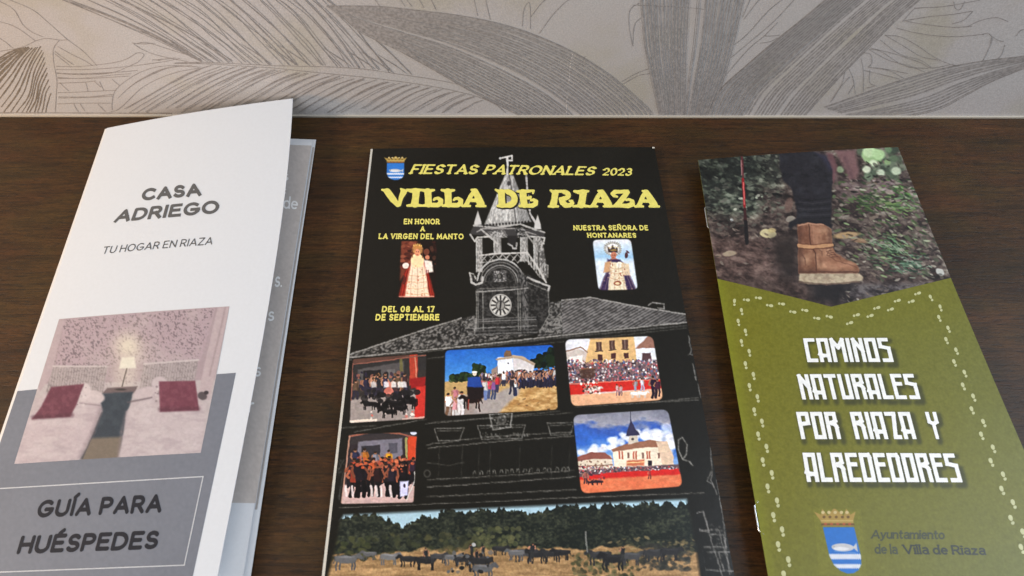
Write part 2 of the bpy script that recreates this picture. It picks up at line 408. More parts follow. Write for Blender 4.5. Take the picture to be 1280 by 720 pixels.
def text_mesh(name, page, text, quad, parent, mat, off=.00006, font=SANS, r=.09, gap=.22, space=.5, nib=None, serif=0, square=False, inset=None, caps=False, res=1.7, grow=0, shift=(0, 0), alt=0):
    gl, W = layout(text, font, gap, space)
    q = np.asarray(quad, float)+np.array(shift)
    hp = np.linalg.norm(q[3]-q[0]); n = max(15, hp*res)
    dx = 1/n
    pad = r*1.5+.1
    x0, x1, y0, y1 = -pad-.25, W+pad+.25, -.42, 1.5
    nx = int((x1-x0)/dx)+1; ny = int((y1-y0)/dx)+1
    F = np.full((ny, nx), -1.0)
    ins = r if inset is None else inset
    rs = np.random.RandomState(len(text)*31+3)
    for gi, (ch, gx, strokes) in enumerate(gl):
        jy = rs.uniform(-alt, alt); js = 1+rs.uniform(-alt, alt)
        for st in strokes:
            pts = [tuple(p) for p in st]
            P = [(gx+p[0], (ins+p[1]*js*(1-2*ins)+jy) if len(p) == 2 else p[1]) for p in pts]
            Rr = [p[2] if len(p) == 3 else None for p in pts]
            if serif and len(pts[0]) == 2:
                for e, o_ in ((0, 1), (-1, -2)):
                    d = np.array(P[e])-np.array(P[o_])
                    if abs(d[1]) > abs(d[0])*.9 and (pts[e][1] < .05 or pts[e][1] > .6) and P[0] != P[-1]:
                        yy = P[e][1]
                        segs(F, x0, y0, dx, (P[e][0]-serif, yy), (P[e][0]+serif, yy), r*.62, r*.62, square)
            for i in range(len(P)-1):
                a, b = P[i], P[i+1]
                if Rr[i] is not None: ra, rb = Rr[i], Rr[i+1]
                elif nib is not None:
                    an = math.atan2(b[1]-a[1], b[0]-a[0]); ra = rb = r*(nib[1]+(1-nib[1])*abs(math.sin(an-nib[0])))
                else: ra = rb = r
                segs(F, x0, y0, dx, a, b, ra+grow, rb+grow, square, (i == 0, i == len(P)-2) if caps and P[0] != P[-1] else None)
    V, faces = contour(F, x0, y0, dx)
    u, v = page.uv(q[:, 0], q[:, 1]); uvq = np.stack([u, v], -1)
    m_ = r*.9+serif*.6 if font is not FAT else 0
    uv = bilin(uvq, (V[:, 0]+m_)/(W+2*m_), 1-V[:, 1])
    P3 = page.S(uv[:, 0], uv[:, 1], off)
    me = bpy.data.meshes.new(name); me.from_pydata(P3.tolist(), [], [f[::1] for f in faces]); me.update()
    return link(name, me, parent, mat)
def segs(F, x0, y0, dx, a, b, ra, rb, square, ends=None):
    R = max(ra, rb)*1.5+dx*2
    i0 = max(0, int((min(a[0], b[0])-R-x0)/dx)); i1 = min(F.shape[1], int((max(a[0], b[0])+R-x0)/dx)+2)
    j0 = max(0, int((min(a[1], b[1])-R-y0)/dx)); j1 = min(F.shape[0], int((max(a[1], b[1])+R-y0)/dx)+2)
    if i1 <= i0 or j1 <= j0: return
    X, Y = np.meshgrid(x0+np.arange(i0, i1)*dx, y0+np.arange(j0, j1)*dx)
    e = np.array(b, float)-np.array(a, float); L = np.hypot(*e)
    if L < 1e-5: L, e = 1e-5, np.array([1., 0.])
    else: e = e/L
    al = (X-a[0])*e[0]+(Y-a[1])*e[1]; pe = np.abs(-(X-a[0])*e[1]+(Y-a[1])*e[0])
    if square: f = np.minimum(ra-pe, np.minimum(al+ra, L+ra-al))
    else:
        t = np.clip(al/L, 0, 1)
        f = ra+(rb-ra)*t-np.hypot(al-t*L, pe)
        if ends:
            g = np.minimum(ra-pe, np.minimum(al+ra, L+ra-al))
            if ends[0]: f = np.where(al < 0, g, f)
            if ends[1]: f = np.where(al > L, g, f)
    sl = (slice(j0, j1), slice(i0, i1)); F[sl] = np.maximum(F[sl], f)

# ================================================================== the setting: table top, wall, wallpaper
def wood_mat():
    m, nt, b = mat_new('dark_wood')
    N = nt.nodes.new; lk = nt.links.new
    tc = N('ShaderNodeTexCoord')
    def noise(sc, scale, detail, rough=.5, dist=0):
        mp = N('ShaderNodeMapping'); mp.inputs['Scale'].default_value = sc
        lk(tc.outputs['Object'], mp.inputs['Vector'])
        n = N('ShaderNodeTexNoise'); n.inputs['Scale'].default_value = scale; n.inputs['Detail'].default_value = detail
        n.inputs['Roughness'].default_value = rough; n.inputs['Distortion'].default_value = dist
        lk(mp.outputs['Vector'], n.inputs['Vector']); return n.outputs['Fac']
    def math_(op, a, b_=None, c=None):
        n = N('ShaderNodeMath'); n.operation = op
        for i, q in enumerate((a, b_, c)):
            if q is None: continue
            if isinstance(q, (int, float)): n.inputs[i].default_value = q
            else: lk(q, n.inputs[i])
        return n.outputs[0]
    grain = noise((1, 10, 1), 30, 8, .72, .25)           # long fibres along x
    fine = noise((1, 5.5, 1), 190, 5, .78)
    fuzz = noise((1, 1.6, 1), 620, 3, .7)
    cloud = noise((1, 2.2, 1), 9, 4, .6, .6)
    lines = noise((1, 22, 1), 11, 4, .55, .9)
    lm = N('ShaderNodeMapRange'); lm.inputs['From Min'].default_value = .0; lm.inputs['From Max'].default_value = .035
    lm.inputs['To Min'].default_value = .55; lm.inputs['To Max'].default_value = 1
    lk(math_('ABSOLUTE', math_('SUBTRACT', lines, .5)), lm.inputs['Value'])
    pore = noise((1, 9, 1), 120, 3, .6)
    s = math_('ADD', math_('MULTIPLY', grain, .38), math_('ADD', math_('MULTIPLY', fine, .42), math_('MULTIPLY', cloud, .42)))
    s = math_('ADD', math_('MULTIPLY', s, .86), math_('MULTIPLY', fuzz, .16))
    cr = N('ShaderNodeValToRGB'); e = cr.color_ramp.elements
    e[0].position = .42; e[0].color = (.010, .0055, .0008, 1)
    e[1].position = .84; e[1].color = (.205, .094, .024, 1)
    q = e.new(.58); q.color = (.036, .0158, .0034, 1)
    q = e.new(.70); q.color = (.070, .0305, .0072, 1)
    lk(s, cr.inputs['Fac'])
    pr = N('ShaderNodeMapRange'); pr.inputs['From Min'].default_value = .57; pr.inputs['From Max'].default_value = .63
    pr.inputs['To Min'].default_value = 1; pr.inputs['To Max'].default_value = .5
    lk(pore, pr.inputs['Value'])
    pl = math_('MULTIPLY', pr.outputs['Result'], lm.outputs['Result'])
    mx = N('ShaderNodeMix'); mx.data_type = 'RGBA'; mx.blend_type = 'MULTIPLY'; mx.inputs['Factor'].default_value = 1
    lk(cr.outputs['Color'], mx.inputs['A']); lk(pl, mx.inputs['B'])
    hue = noise((1, 2.5, 1), 24, 3)
    hr = N('ShaderNodeValToRGB'); he = hr.color_ramp.elements
    he[0].position = .36; he[0].color = (1.10, .93, .95, 1); he[1].position = .64; he[1].color = (.92, 1.04, .96, 1)
    lk(hue, hr.inputs['Fac'])
    m3 = N('ShaderNodeMix'); m3.data_type = 'RGBA'; m3.blend_type = 'MULTIPLY'; m3.inputs['Factor'].default_value = 1
    lk(mx.outputs['Result'], m3.inputs['A']); lk(hr.outputs['Color'], m3.inputs['B'])
    lk(m3.outputs['Result'], b.inputs['Base Color'])
    rr = N('ShaderNodeMapRange'); rr.inputs['To Min'].default_value = .38; rr.inputs['To Max'].default_value = .60
    lk(fine, rr.inputs['Value']); lk(rr.outputs['Result'], b.inputs['Roughness'])
    b.inputs['Specular IOR Level'].default_value = .32
    bp = N('ShaderNodeBump'); bp.inputs['Strength'].default_value = .35; bp.inputs['Distance'].default_value = .0006
    hh = math_('ADD', math_('MULTIPLY', fine, .6), math_('MULTIPLY', pr.outputs['Result'], .4))
    lk(hh, bp.inputs['Height']); lk(bp.outputs['Normal'], b.inputs['Normal'])
    return m

def box_mesh(name, pts_bottom, z0, z1, parent, mat, bevel=0):
    n = len(pts_bottom)
    v = [(x, y, z0) for x, y in pts_bottom]+[(x, y, z1) for x, y in pts_bottom]
    f = [tuple(range(n))[::-1], tuple(range(n, 2*n))]+[(i, (i+1) % n, (i+1) % n+n, i+n) for i in range(n)]
    me = bpy.data.meshes.new(name); me.from_pydata(v, [], f); me.update()
    o = link(name, me, parent, mat)
    if bevel:
        b = o.modifiers.new('bevel', 'BEVEL'); b.width = bevel; b.segments = 2
    return o
def wall_line(x, off):                                  # ground position along the wall foot, off metres in front
    t = (x-WA[0])/(WB[0]-WA[0]); p = WA+(WB-WA)*t-WN*off
    return (p[0], p[1])
wd = wood_mat()
a_, b_ = wall_line(-.9, .0012), wall_line(.9, .0012)
table = thing('table', 'dark brown wood grain table top under all the brochures', 'table')
box_mesh('table_top', [(-.9, -.35), (.9, -.35), b_, a_], -.03, 0, table, wd, .0008)

def wall_mat():
    m, nt, b = mat_new('wallpaper_ground')
    N = nt.nodes.new; lk = nt.links.new
    tc = N('ShaderNodeTexCoord')
    n1 = N('ShaderNodeTexNoise'); n1.inputs['Scale'].default_value = 1500; n1.inputs['Detail'].default_value = 3
    n2 = N('ShaderNodeTexNoise'); n2.inputs['Scale'].default_value = 22; n2.inputs['Detail'].default_value = 4
    lk(tc.outputs['Object'], n1.inputs['Vector']); lk(tc.outputs['Object'], n2.inputs['Vector'])
    cr = N('ShaderNodeValToRGB'); e = cr.color_ramp.elements
    e[0].position = .35; e[0].color = (.405, .385, .345, 1)
    e[1].position = .66; e[1].color = (.445, .440, .448, 1)
    q = e.new(.5); q.color = (.44, .425, .43, 1)
    lk(n2.outputs['Fac'], cr.inputs['Fac'])
    mr = N('ShaderNodeMapRange'); mr.inputs['From Min'].default_value = .3; mr.inputs['From Max'].default_value = .7
    mr.inputs['To Min'].default_value = .86; mr.inputs['To Max'].default_value = 1.08; lk(n1.outputs['Fac'], mr.inputs['Value'])
    mx = N('ShaderNodeMix'); mx.data_type = 'RGBA'; mx.blend_type = 'MULTIPLY'; mx.inputs['Factor'].default_value = 1
    lk(cr.outputs['Color'], mx.inputs['A']); lk(mr.outputs['Result'], mx.inputs['B'])
    lk(mx.outputs['Result'], b.inputs['Base Color']); b.inputs['Roughness'].default_value = .75
    bp = N('ShaderNodeBump'); bp.inputs['Strength'].default_value = .3; bp.inputs['Distance'].default_value = .0003
    lk(n1.outputs['Fac'], bp.inputs['Height']); lk(bp.outputs['Normal'], b.inputs['Normal'])
    return m
wm = wall_mat()
wall = box_mesh('wall', [wall_line(-.9, 0), wall_line(.9, 0), wall_line(.9, -.02), wall_line(-.9, -.02)], -.06, 1.5, None, wm)
wall['kind'] = 'structure'
ink, _nt, _b = mat_new('wallpaper_ink'); _b.inputs['Roughness'].default_value = .7
def ink_mat(name, col):
    m, nt, b = mat_new(name); b.inputs['Roughness'].default_value = .7
    N = nt.nodes.new; tc = N('ShaderNodeTexCoord'); n = N('ShaderNodeTexNoise'); n.inputs['Scale'].default_value = 700; n.inputs['Detail'].default_value = 3
    nt.links.new(tc.outputs['Object'], n.inputs['Vector'])
    r = N('ShaderNodeValToRGB'); e = r.color_ramp.elements
    e[0].position = .35; e[0].color = (*[c*.8 for c in col], 1); e[1].position = .7; e[1].color = (*[c*1.25 for c in col], 1)
    nt.links.new(n.outputs['Fac'], r.inputs['Fac']); nt.links.new(r.outputs['Color'], b.inputs['Base Color'])
    return m
ink_line = ink_mat('wallpaper_thin_ink', (.255, .235, .228))
ink_hatch = ink_mat('wallpaper_hatch_ink', (.285, .272, .272))
ink_dark = ink_mat('wallpaper_broad_ink', (.175, .15, .125))
ink_pale = ink_mat('wallpaper_pale_ink', (.64, .60, .58))
rw = np.random.RandomState(5)
RIB = [0]
def smooth(pts, n=10):
    p = np.array(pts, float)
    if len(p) < 3: t = np.linspace(0, 1, n)[:, None]; return p[0]*(1-t)+p[-1]*t
    out = []
    q = np.vstack([2*p[0]-p[1], p, 2*p[-1]-p[-2]])
    for i in range(1, len(q)-2):
        t = np.linspace(0, 1, n, endpoint=False)[:, None]
        out.append(.5*((2*q[i])+(-q[i-1]+q[i+1])*t+(2*q[i-1]-5*q[i]+4*q[i+1]-q[i+2])*t**2+(-q[i-1]+3*q[i]-3*q[i+1]+q[i+2])*t**3))
    out.append(p[-1:]); return np.vstack(out)
class Ribbons:
    def __init__(s): s.V = []; s.F = []
    def add(s, pts, w, wob=.35, taper=0.0, n=8):
        p = smooth(pts, n); L = len(p)
        d = np.gradient(p, axis=0); d /= np.maximum(np.hypot(d[:, 0], d[:, 1]), 1e-6)[:, None]
        nr = np.stack([-d[:, 1], d[:, 0]], -1)
        k = rw.rand(L+6); k = np.convolve(k, np.ones(5)/5, 'same')[:L]-.5
        p = p+nr*(k*wob*2)[:, None]
        ww = w*.88*(.75+.5*rw.rand(L))*(1-taper*np.abs(np.linspace(-1, 1, L))**2)
        RIB[0] += 1
        off = .00006+.0000009*(RIB[0] % 300)
        a = on_wall(*(p+nr*ww[:, None]/2).T, off); b = on_wall(*(p-nr*ww[:, None]/2).T, off)
        base = sum(len(x) for x in s.V)
        s.V.append(np.vstack([a, b]))
        s.F += [(base+i, base+i+1, base+L+i+1, base+L+i) for i in range(L-1)]
    def build(s, name, mat):
        me = bpy.data.meshes.new(name); me.from_pydata(np.vstack(s.V).tolist(), [], s.F); me.update()
        return link(name, me, wall, mat)
def interp(curves, t):                                  # curves: list of equally long point lists
    c = np.array(curves, float); x = t*(len(c)-1); i = min(int(x), len(c)-2); f = x-i
    return c[i]*(1-f)+c[i+1]*f

# broad hatched leaf at the far left, with its stem and strands
R = Ribbons(); T = Ribbons()
K = [[(28, 61), (16, 66), (5, 72), (-6, 78)], [(34, 60), (22, 72), (8, 86), (-6, 100)], [(42, 59), (30, 74), (14, 98), (-4, 122)],
     [(51, 58), (37, 80), (24, 112), (4, 141)], [(54, 66), (43, 90), (36, 120), (22, 141)], [(57, 80), (48, 102), (43, 124), (34, 141)],
     [(60, 96), (53, 112), (50, 128), (46, 141)], [(64, 117), (61, 124), (59, 133), (57, 141)]]
for i in range(17):
    c = interp(K, i/16)+rw.uniform(-.8, .8, (4, 2)); R.add(c, rw.uniform(1.6, 2.6), .5, .35)
for i in range(5): R.add(interp(K, i/18)+np.array([-3, -1]), 2.6, .6, .2)
R.build('hatched_leaf_print', ink_dark)
for p in ([(-5, 65), (12, 62), (30, 58), (45, 51), (58, 48), (74, 50), (84, 50)], [(74, 50), (67, 61), (67, 78), (71, 100), (70, 120), (69, 141)],
          [(-3, 0), (17, 12), (28, 30), (40, 40), (54, 46)], [(5, -3), (40, 12), (60, 28), (85, 50), (105, 65), (121, 82)], [(-4, 26), (20, 34), (44, 51)], [(-4, 46), (6, 52), (16, 60)],
          [(72, 58), (90, 68), (106, 76), (116, 82)], [(68, 64), (80, 73), (92, 81)], [(68, 67), (78, 75), (87, 82)],
          [(70, 83), (100, 83), (130, 80), (155, 75), (172, 66), (180, 69), (172, 78)], [(70, 87), (110, 87), (150, 84), (200, 78), (225, 73)],
          [(70, 91), (105, 93), (140, 91), (172, 78)], [(71, 92), (110, 92), (150, 90), (172, 88)], [(71, 98), (100, 98), (140, 94), (164, 92)], [(72, 97), (110, 98), (162, 95)],
          [(72, 104), (100, 103), (120, 101)], [(72, 116), (100, 115), (145, 113)], [(73, 121), (110, 121), (142, 118)], [(73, 122.5), (110, 122), (141, 120)], [(72, 130), (100, 129), (139, 129)],
          [(75, 104), (86, 114)], [(107, 103), (110, 114)], [(118, 102), (126, 109)], [(124, 102), (130, 113)], [(140, 99), (149, 107)], [(92, 130), (98, 140)], [(100, 130), (106, 139)], [(122, 130), (132, 140)],
          [(167, 55), (180, 63), (200, 70), (235, 77)], [(167, 55), (182, 53), (200, 58), (225, 66), (251, 74)], [(165, 54), (178, 55), (193, 54)],
          [(190, 75), (205, 74), (220, 72)], [(250, 84), (220, 82), (190, 85), (165, 96), (145, 112), (140, 128), (140, 138)], [(249, 85), (215, 92), (180, 108), (150, 135), (138, 140)]):
    T.add(p, .75, .3)
for p in ([(244, 83), (215, 84), (190, 93), (165, 107), (147, 123)], [(240, 82), (205, 86), (175, 100), (158, 112)], [(75, 92.5), (110, 93), (140, 91)], [(196, 76), (206, 74), (218, 72.5)]):
    T.add(p, 1.1, .4, .5)
T.add([(-40, 141.2), (60, 141.2), (150, 141.4), (215, 141.6)], 1.6, .2, .2)  # shadow of the gap at the wall foot, drawn as a dark ribbon
T.build('strand_and_gap_shadow_print', ink_line)

# long feather leaf: midrib and barbs
T = Ribbons(); B = Ribbons()
spU = [(218, 79), (250, 78), (300, 80), (340, 82), (380, 83), (420, 84), (460, 87), (500, 93), (540, 99), (570, 105), (600, 112), (625, 122), (645, 134)]
spL = [(218, 79.5), (260, 80), (300, 82.5), (340, 85), (380, 89), (420, 93), (460, 97), (500, 102), (540, 108), (570, 114), (600, 122), (620, 131), (632, 141)]
T.add(spU, .8, .2); T.add(spL, .8, .2); T.add([(218, 79), (235, 78.4), (252, 78.6)], 2, .1, .6)
su, slw = smooth(spU, 12), smooth(spL, 12)
def near(a, x): return a[np.argmin(abs(a[:, 0]-x))]
up = [(250, 70), (262, 120), (276, 148), (288, 172), (305, 195), (322, 215), (338, 240), (355, 262), (368, 285), (385, 300), (405, 322), (422, 340), (438, 356), (452, 372), (470, 386), (490, 400), (508, 405)]
for tx, ox in up:
    e = near(su, tx+4)
    for j in range(3):
        o = np.array([ox+rw.uniform(-7, 7), -6.0])
        ee = e+np.array([rw.uniform(-9, 3), rw.uniform(-2.5, -.3)])
        m1 = o+(ee-o)*.35+np.array([rw.uniform(-1, 3), rw.uniform(-6, -1)])
        m2 = o+(ee-o)*.72+np.array([rw.uniform(-1, 2), rw.uniform(-5, 0)])
        T.add([o, m1, m2, ee], .7, .55)
    if rw.rand() < .8:
        ee = e+np.array([-4, -2]); B.add([ee+np.array([-38, -25]), ee+np.array([-18, -12.5]), ee], 1.25, .4, .75)
for a, b in (((75, -4), (246, 73)), ((100, -4), (252, 76)), ((86, 2), (240, 72)), ((140, -4), (290, 76))):
    a = np.array(a, float); b = np.array(b, float); B.add([a, a+(b-a)*.33+(1, -4), a+(b-a)*.7+(0, -5), b], 1.5, .5, .5)
for i in range(26):
    x = 265+i*13.6; e = near(slw, x)
    for j in range(2):
        ee = e+np.array([rw.uniform(-6, 4), rw.uniform(.6, 3)])
        L = rw.uniform(.8, 1.1)*min(1, (142-ee[1])/50)
        end = ee+np.array([-118, 60])*L*rw.uniform(.8, 1.1)
        if end[1] > 141: end = ee+(end-ee)*(141-ee[1])/(end[1]-ee[1])
        m1 = ee+(end-ee)*.3+np.array([0, -4.0])*L; m2 = ee+(end-ee)*.65+np.array([rw.uniform(-2, 2), -3])*L
        T.add([ee, m1, m2, end], .75, .5)
    if i % 2 == 0:
        ee = e+np.array([-2, 2]); B.add([ee, ee+np.array([-22, 9]), ee+np.array([-46, 22])*min(1, (140-ee[1])/26)], 1.3, .4, .7)
T.build('feather_line_print', ink_line); B.build('feather_stroke_print', ink_line)

# dense leaves: hatching between two outlines
def dense(name, upb, lob, n, w, seed, gaps=()):
    rw.seed(seed); H = Ribbons(); O = Ribbons()
    for i in range(n):
        t = (i+.5)/n
        if any(a < t < b for a, b in gaps): continue
        c = interp([upb, lob], t)+rw.uniform(-.45, .45, (len(upb), 2))
        H.add(c, w*rw.uniform(.75, 1.2), .3, .05)
        if rw.rand() < .5: O.add(c+rw.uniform(-.5, .5), .55, .3)
    O.add(upb, .8, .2); O.add(lob, .8, .2)
    H.build(name+'_hatch_print', ink_hatch); O.build(name+'_line_print', ink_line)
dense('broad_leaf', [(408, 8), (470, 8), (530, 14), (590, 22), (650, 37), (710, 62), (760, 92), (805, 130), (818, 146)],
      [(425, 18), (450, 40), (495, 62), (525, 78), (560, 98), (590, 115), (620, 130), (640, 140), (652, 146)], 29, 2.5, 11, ((.30, .325), (.55, .575)))
dense('upright_leaf_left', [(800, -6), (802, 20), (806, 60), (813, 95), (824, 145)], [(862, -6), (860, 20), (858, 60), (857, 95), (855, 145)], 14, 2.4, 12)
dense('upright_leaf_right', [(872, -6), (870, 20), (866, 60), (861, 95), (856, 145)], [(931, -6), (925, 20), (915, 65), (903, 105), (886, 145)], 13, 2.3, 13, ((.1, .18),))
dense('slanting_leaf', [(1042, -10), (1005, 22), (970, 50), (935, 80), (900, 112), (884, 145)], [(1160, -8), (1122, 24), (1088, 58), (1058, 88), (1030, 118), (1006, 145)], 30, 2.1, 14, ((.42, .46), (.7, .72)))
dense('low_leaf', [(1030, 134), (1080, 116), (1130, 99), (1180, 85), (1230, 76), (1300, 68)], [(1075, 150), (1120, 147), (1170, 138), (1210, 118), (1245, 100), (1300, 78)], 14, 2.0, 15, ((.5, .55),))
rw.seed(77)
T = Ribbons()
for p in ([(880, 12), (865, 10), (790, 6)], [(592, -4), (597, 20)], [(606, -4), (613, 25)], [(653, 33), (655, 12), (662, 4), (663, 36)], [(663, 22), (675, 6), (684, -2)], [(674, 42), (690, 20), (705, 4), (714, -2)],
          [(505, -4), (515, 8)], [(522, -4), (530, 10)], [(537, -4), (545, 12)], [(466, -4), (475, 8)], [(498, -4), (506, 8)],
          [(732, 70), (728, 73), (722, 69)], [(799, 4), (788, 12), (786, 28), (790, 55), (792, 57)], [(801, 22), (793, 32), (791, 56)], [(777, 102), (795, 92), (811, 86)], [(779, 105), (797, 95), (812, 92)],
          [(982, -4), (960, 14), (935, 42), (918, 56)], [(996, -4), (968, 26), (940, 50), (914, 72)], [(972, 28), (955, 45), (935, 62), (906, 95)], [(955, 45), (966, 45), (975, 44)], [(950, 54), (963, 52), (972, 47)], [(938, -2), (928, 22)], [(950, -2), (930, 24)],
          [(1128, 27), (1142, 12), (1150, 10)], [(1130, 26), (1160, 21), (1190, 18), (1215, 14)], [(1130, 26), (1160, 31), (1190, 34), (1215, 33)], [(1120, 35), (1150, 42), (1190, 46), (1230, 43)],
          [(1143, 10), (1180, 8), (1225, 0)], [(1210, 33), (1225, 26), (1245, 22), (1260, 27)], [(1190, 30), (1205, 25), (1216, 14)], [(1192, 2), (1194, 10), (1200, 12), (1206, 2)],
          [(1106, 44), (1125, 46), (1145, 56), (1162, 68), (1176, 76)], [(1106, 44), (1130, 58), (1150, 70), (1172, 75)], [(1100, 50), (1125, 68), (1150, 75), (1165, 85)], [(1088, 60), (1120, 68), (1150, 78), (1165, 85), (1192, 80)],
          [(1086, 62), (1110, 75), (1135, 82), (1156, 90)], [(1086, 62), (1100, 64), (1130, 82), (1160, 86)], [(1085, 84), (1105, 86), (1135, 92)], [(1085, 84), (1110, 88), (1130, 98)], [(1080, 88), (1105, 94), (1125, 99)],
          [(1076, 72), (1079, 90), (1079, 115)], [(1080, 66), (1088, 68), (1090, 78), (1086, 83)], [(1061, 86), (1066, 98), (1069, 118)], [(1056, 90), (1052, 105), (1040, 126)], [(1062, 96), (1050, 110), (1038, 128)], [(1068, 105), (1060, 118)], [(1087, 88), (1087, 103), (1096, 108)], [(1083, 110), (1095, 107)],
          [(1176, 76), (1190, 81), (1200, 82)], [(1227, 43), (1236, 42), (1240, 50), (1234, 65), (1228, 77)], [(1236, 43), (1247, 50), (1255, 52)], [(1256, 56), (1252, 68), (1246, 75)], [(1240, 46), (1238, 54)], [(1270, 45), (1278, 37), (1290, 40)]):
    T.add(p, .8, .35)
T.build('sprig_line_print', ink_line)
T = Ribbons()
T.add([(716, 66), (713, 82), (711, 104)], 1.1, .3); T.add([(709, 120), (708, 143)], 1.0, .3)
T.build('pale_scratch_print', ink_pale)

# joint between wallpaper and table: a thin pale bead with a dark gap line
pm_, _nt, _b = mat_new('bead_cream'); _b.inputs['Base Color'].default_value = (.46, .42, .36, 1); _b.inputs['Roughness'].default_value = .5
bead = box_mesh('joint_bead', [wall_line(-.9, .0011), wall_line(.9, .0011), wall_line(.9, 0.0001), wall_line(-.9, .0001)], -.02, .0006, None, pm_)
bead['kind'] = 'structure'

# ================================================================== leaflet on the left: folded guest guide
k1 = 1.0
white_paper = paper_mat('white_paper', (.56, .595, .65), .6, .3, .03, 700, mott=.012)
shade_paper = paper_mat('thin_paper', (.70, .71, .73), .6, .3, .03, 700, mott=.015)
print_matte = paper_mat('matte_print', None, .55, .3, .05, 700, mott=.03)
lf = thing('leaflet', 'white and grey folded leaflet reading CASA ADRIEGO with a twin bedroom photo', 'leaflet')
P1 = Page([((134, 160), .004, (366, 123), .0165), ((52, 400), .004, (335.5, 382), .0135), ((-1, 557), .004, (306.7, 540), .0115), ((-67, 760), .004, (266.5, 748), .0095)], bow=.0012)
PM = Page([((138, 166), .0022, (390.5, 175), .0035), ((-62, 760), .0022, (298, 757), .0035)])
PB = Page([((137, 165), .0012, (395, 174.5), .0012), ((-64, 760), .0012, (307, 763), .0012)])
slab('back_panel', PB, 0, 1, 0, 1, 0, -.00018, lf, shade_paper, nu=6, nv=8)
slab('middle_panel', PM, 0, 1, 0.006, 1, 0, -.00018, lf, shade_paper, nu=6, nv=8)
slab('front_panel', P1, 0, 1, 0, 1, 0, -.0002, lf, white_paper, nu=24, nv=60)
# the fold down the left side, joining front and back sheets
t = np.linspace(0, 1, 40); A = P1.S(0*t, t, -.0001); Bm = PB.S(0*t, t, 0)
mid = (A+Bm)/2+np.array([-.0018, 0, 0])
link('fold', grid_mesh(np.stack([A, (A+mid)/2+np.array([-.0007, 0, 0]), mid, (Bm+mid)/2+np.array([-.0007, 0, 0]), Bm], 1)), lf, white_paper)
# printed grey on the middle sheet (white margin at the head, light paper at the foot)
cv = Cv(230, 160, 410, 770, 1, (128, 122, 118))
cv.A += (cv.n(2, 2, 3)[..., None]-.5)*14+(cv.n(40, 60, 4)[..., None]-.5)*10
q = [(240, 175.5), (389, 181.5), (318.2, 637), (80, 622)]
patch('grey_print', PM, [(200, 175), (389.5, 182), (319.5, 629), (60, 624)], cv, 3, .00005, lf, print_matte, 2.3)
patch('grey_print', PB, [(390.8, 184), (393, 184), (321.5, 637), (318.8, 637)], cv, 3, .00005, lf, print_matte, 1.9)
txt_white = paper_mat('white_lettering', (.85, .84, .83), .5, .3, .02)
for s_, q in (('s', [(354.5, 217.5), (361, 217.7), (360.4, 226), (353.6, 226)]), (':', [(356.5, 233), (358.5, 233), (357.5, 242), (355.8, 242)]),
              ('de', [(355, 245), (373, 247.5), (372, 262), (353.5, 261)]), ('s.', [(344.5, 346), (353.5, 346.4), (352.5, 359), (342.8, 359)]),
              ('s', [(336, 389.5), (343.5, 389.8), (342.4, 401.5), (334.6, 401.3)]), ('s', [(319.6, 459), (327, 459.3), (325.6, 471), (318, 471)]), ('r', [(312, 503), (318, 503.3), (316.5, 516), (310.5, 516)])):
    f = .0
    qq = np.array(q, float)
    if s_ != 'de' and s_ != ':': qq[0] += (qq[0]-qq[3])*.45; qq[1] += (qq[1]-qq[2])*.45
    text_mesh('lettering', PM, s_, qq, lf, txt_white, .0001, r=.07, gap=.2, res=2.2)
# front sheet: grey half, photograph, lettering, frame
cv = Cv(-90, 440, 330, 770, 1, (145, 152, 168))
cv.A += (cv.n(2.2, 2.2, 5)[..., None]-.5)*12+(cv.n(50, 50, 6)[..., None]-.5)*8
ub = P1.uv([295, 27], [466, 488.5]); uR = P1.uv([241], [720])[0][0]
patch('grey_print', P1, None, cv, 4, .00004, lf, print_matte, k1*.50, uvq=[(0.0, ub[1][1]), (ub[0][0], ub[1][0]), (uR, 1), (0.0, 1)])
C = Cv(-5, 370, 305, 600, 2.5, (205, 190, 196))
# bedroom photograph
C.poly([(74, 399), (287, 383), (268, 475), (45, 480)], (186, 160, 172), soft=1)
C.poly([(80, 399), (270, 384), (250, 452), (70, 458)], (196, 168, 182), soft=1)
m = .5*C.n(2.3, 1.5, 8, octaves=2, ang=.7)+.5*C.n(1.6, 2.2, 81, octaves=2, ang=-.5)+.02; m2 = C.n(30, 30, 9)
sl, pmk = C.pm([(81, 400), (268, 385), (247, 453), (66, 459)], 1)
C.put(sl, pmk*np.clip((m[sl]-.585)*12, 0, .7), (110, 92, 104))
sl, pmk = C.pm([(81, 400), (268, 385), (247, 453), (66, 459)], 1); C.put(sl, pmk*np.clip((m2[sl]-.45)*1.2, 0, .3), (215, 200, 200))
C.poly([(272, 384), (287, 383), (262, 500), (246, 500)], (206, 182, 190)); C.line([(282, 384), (262, 470)], 2, (170, 146, 156), .7, 2)
C.poly([(74, 399), (81, 399), (64, 470), (50, 490), (46, 480)], (200, 176, 186))
for q in ([(67, 458), (135, 458), (128, 495), (56, 495)], [(180, 455), (248, 450), (240, 495), (172, 495)]):
    C.poly(q, (190, 176, 180), soft=1); (sl, pk) = C.pm(q, 1)
    C.put(sl, pk*np.clip((np.sin(C.X[sl]*1.9+C.Y[sl]*.3)-.2)*.6, 0, .35), (140, 122, 130)); C.put(sl, pk*np.clip((m[sl]-.55)*5, 0, .4), (120, 104, 112))
    C.line([q[0], q[1]], 2.2, (222, 208, 212), .9, 1)
C.glow(160, 432, 15, (250, 240, 215), .85); C.glow(158, 470, 18, (238, 222, 208), .75)
sl, pmk = C.pm([(128, 400), (196, 396), (190, 485), (120, 485)], 3); C.put(sl, pmk*np.clip((m[sl]-.6)*5, 0, .45), (150, 130, 134))
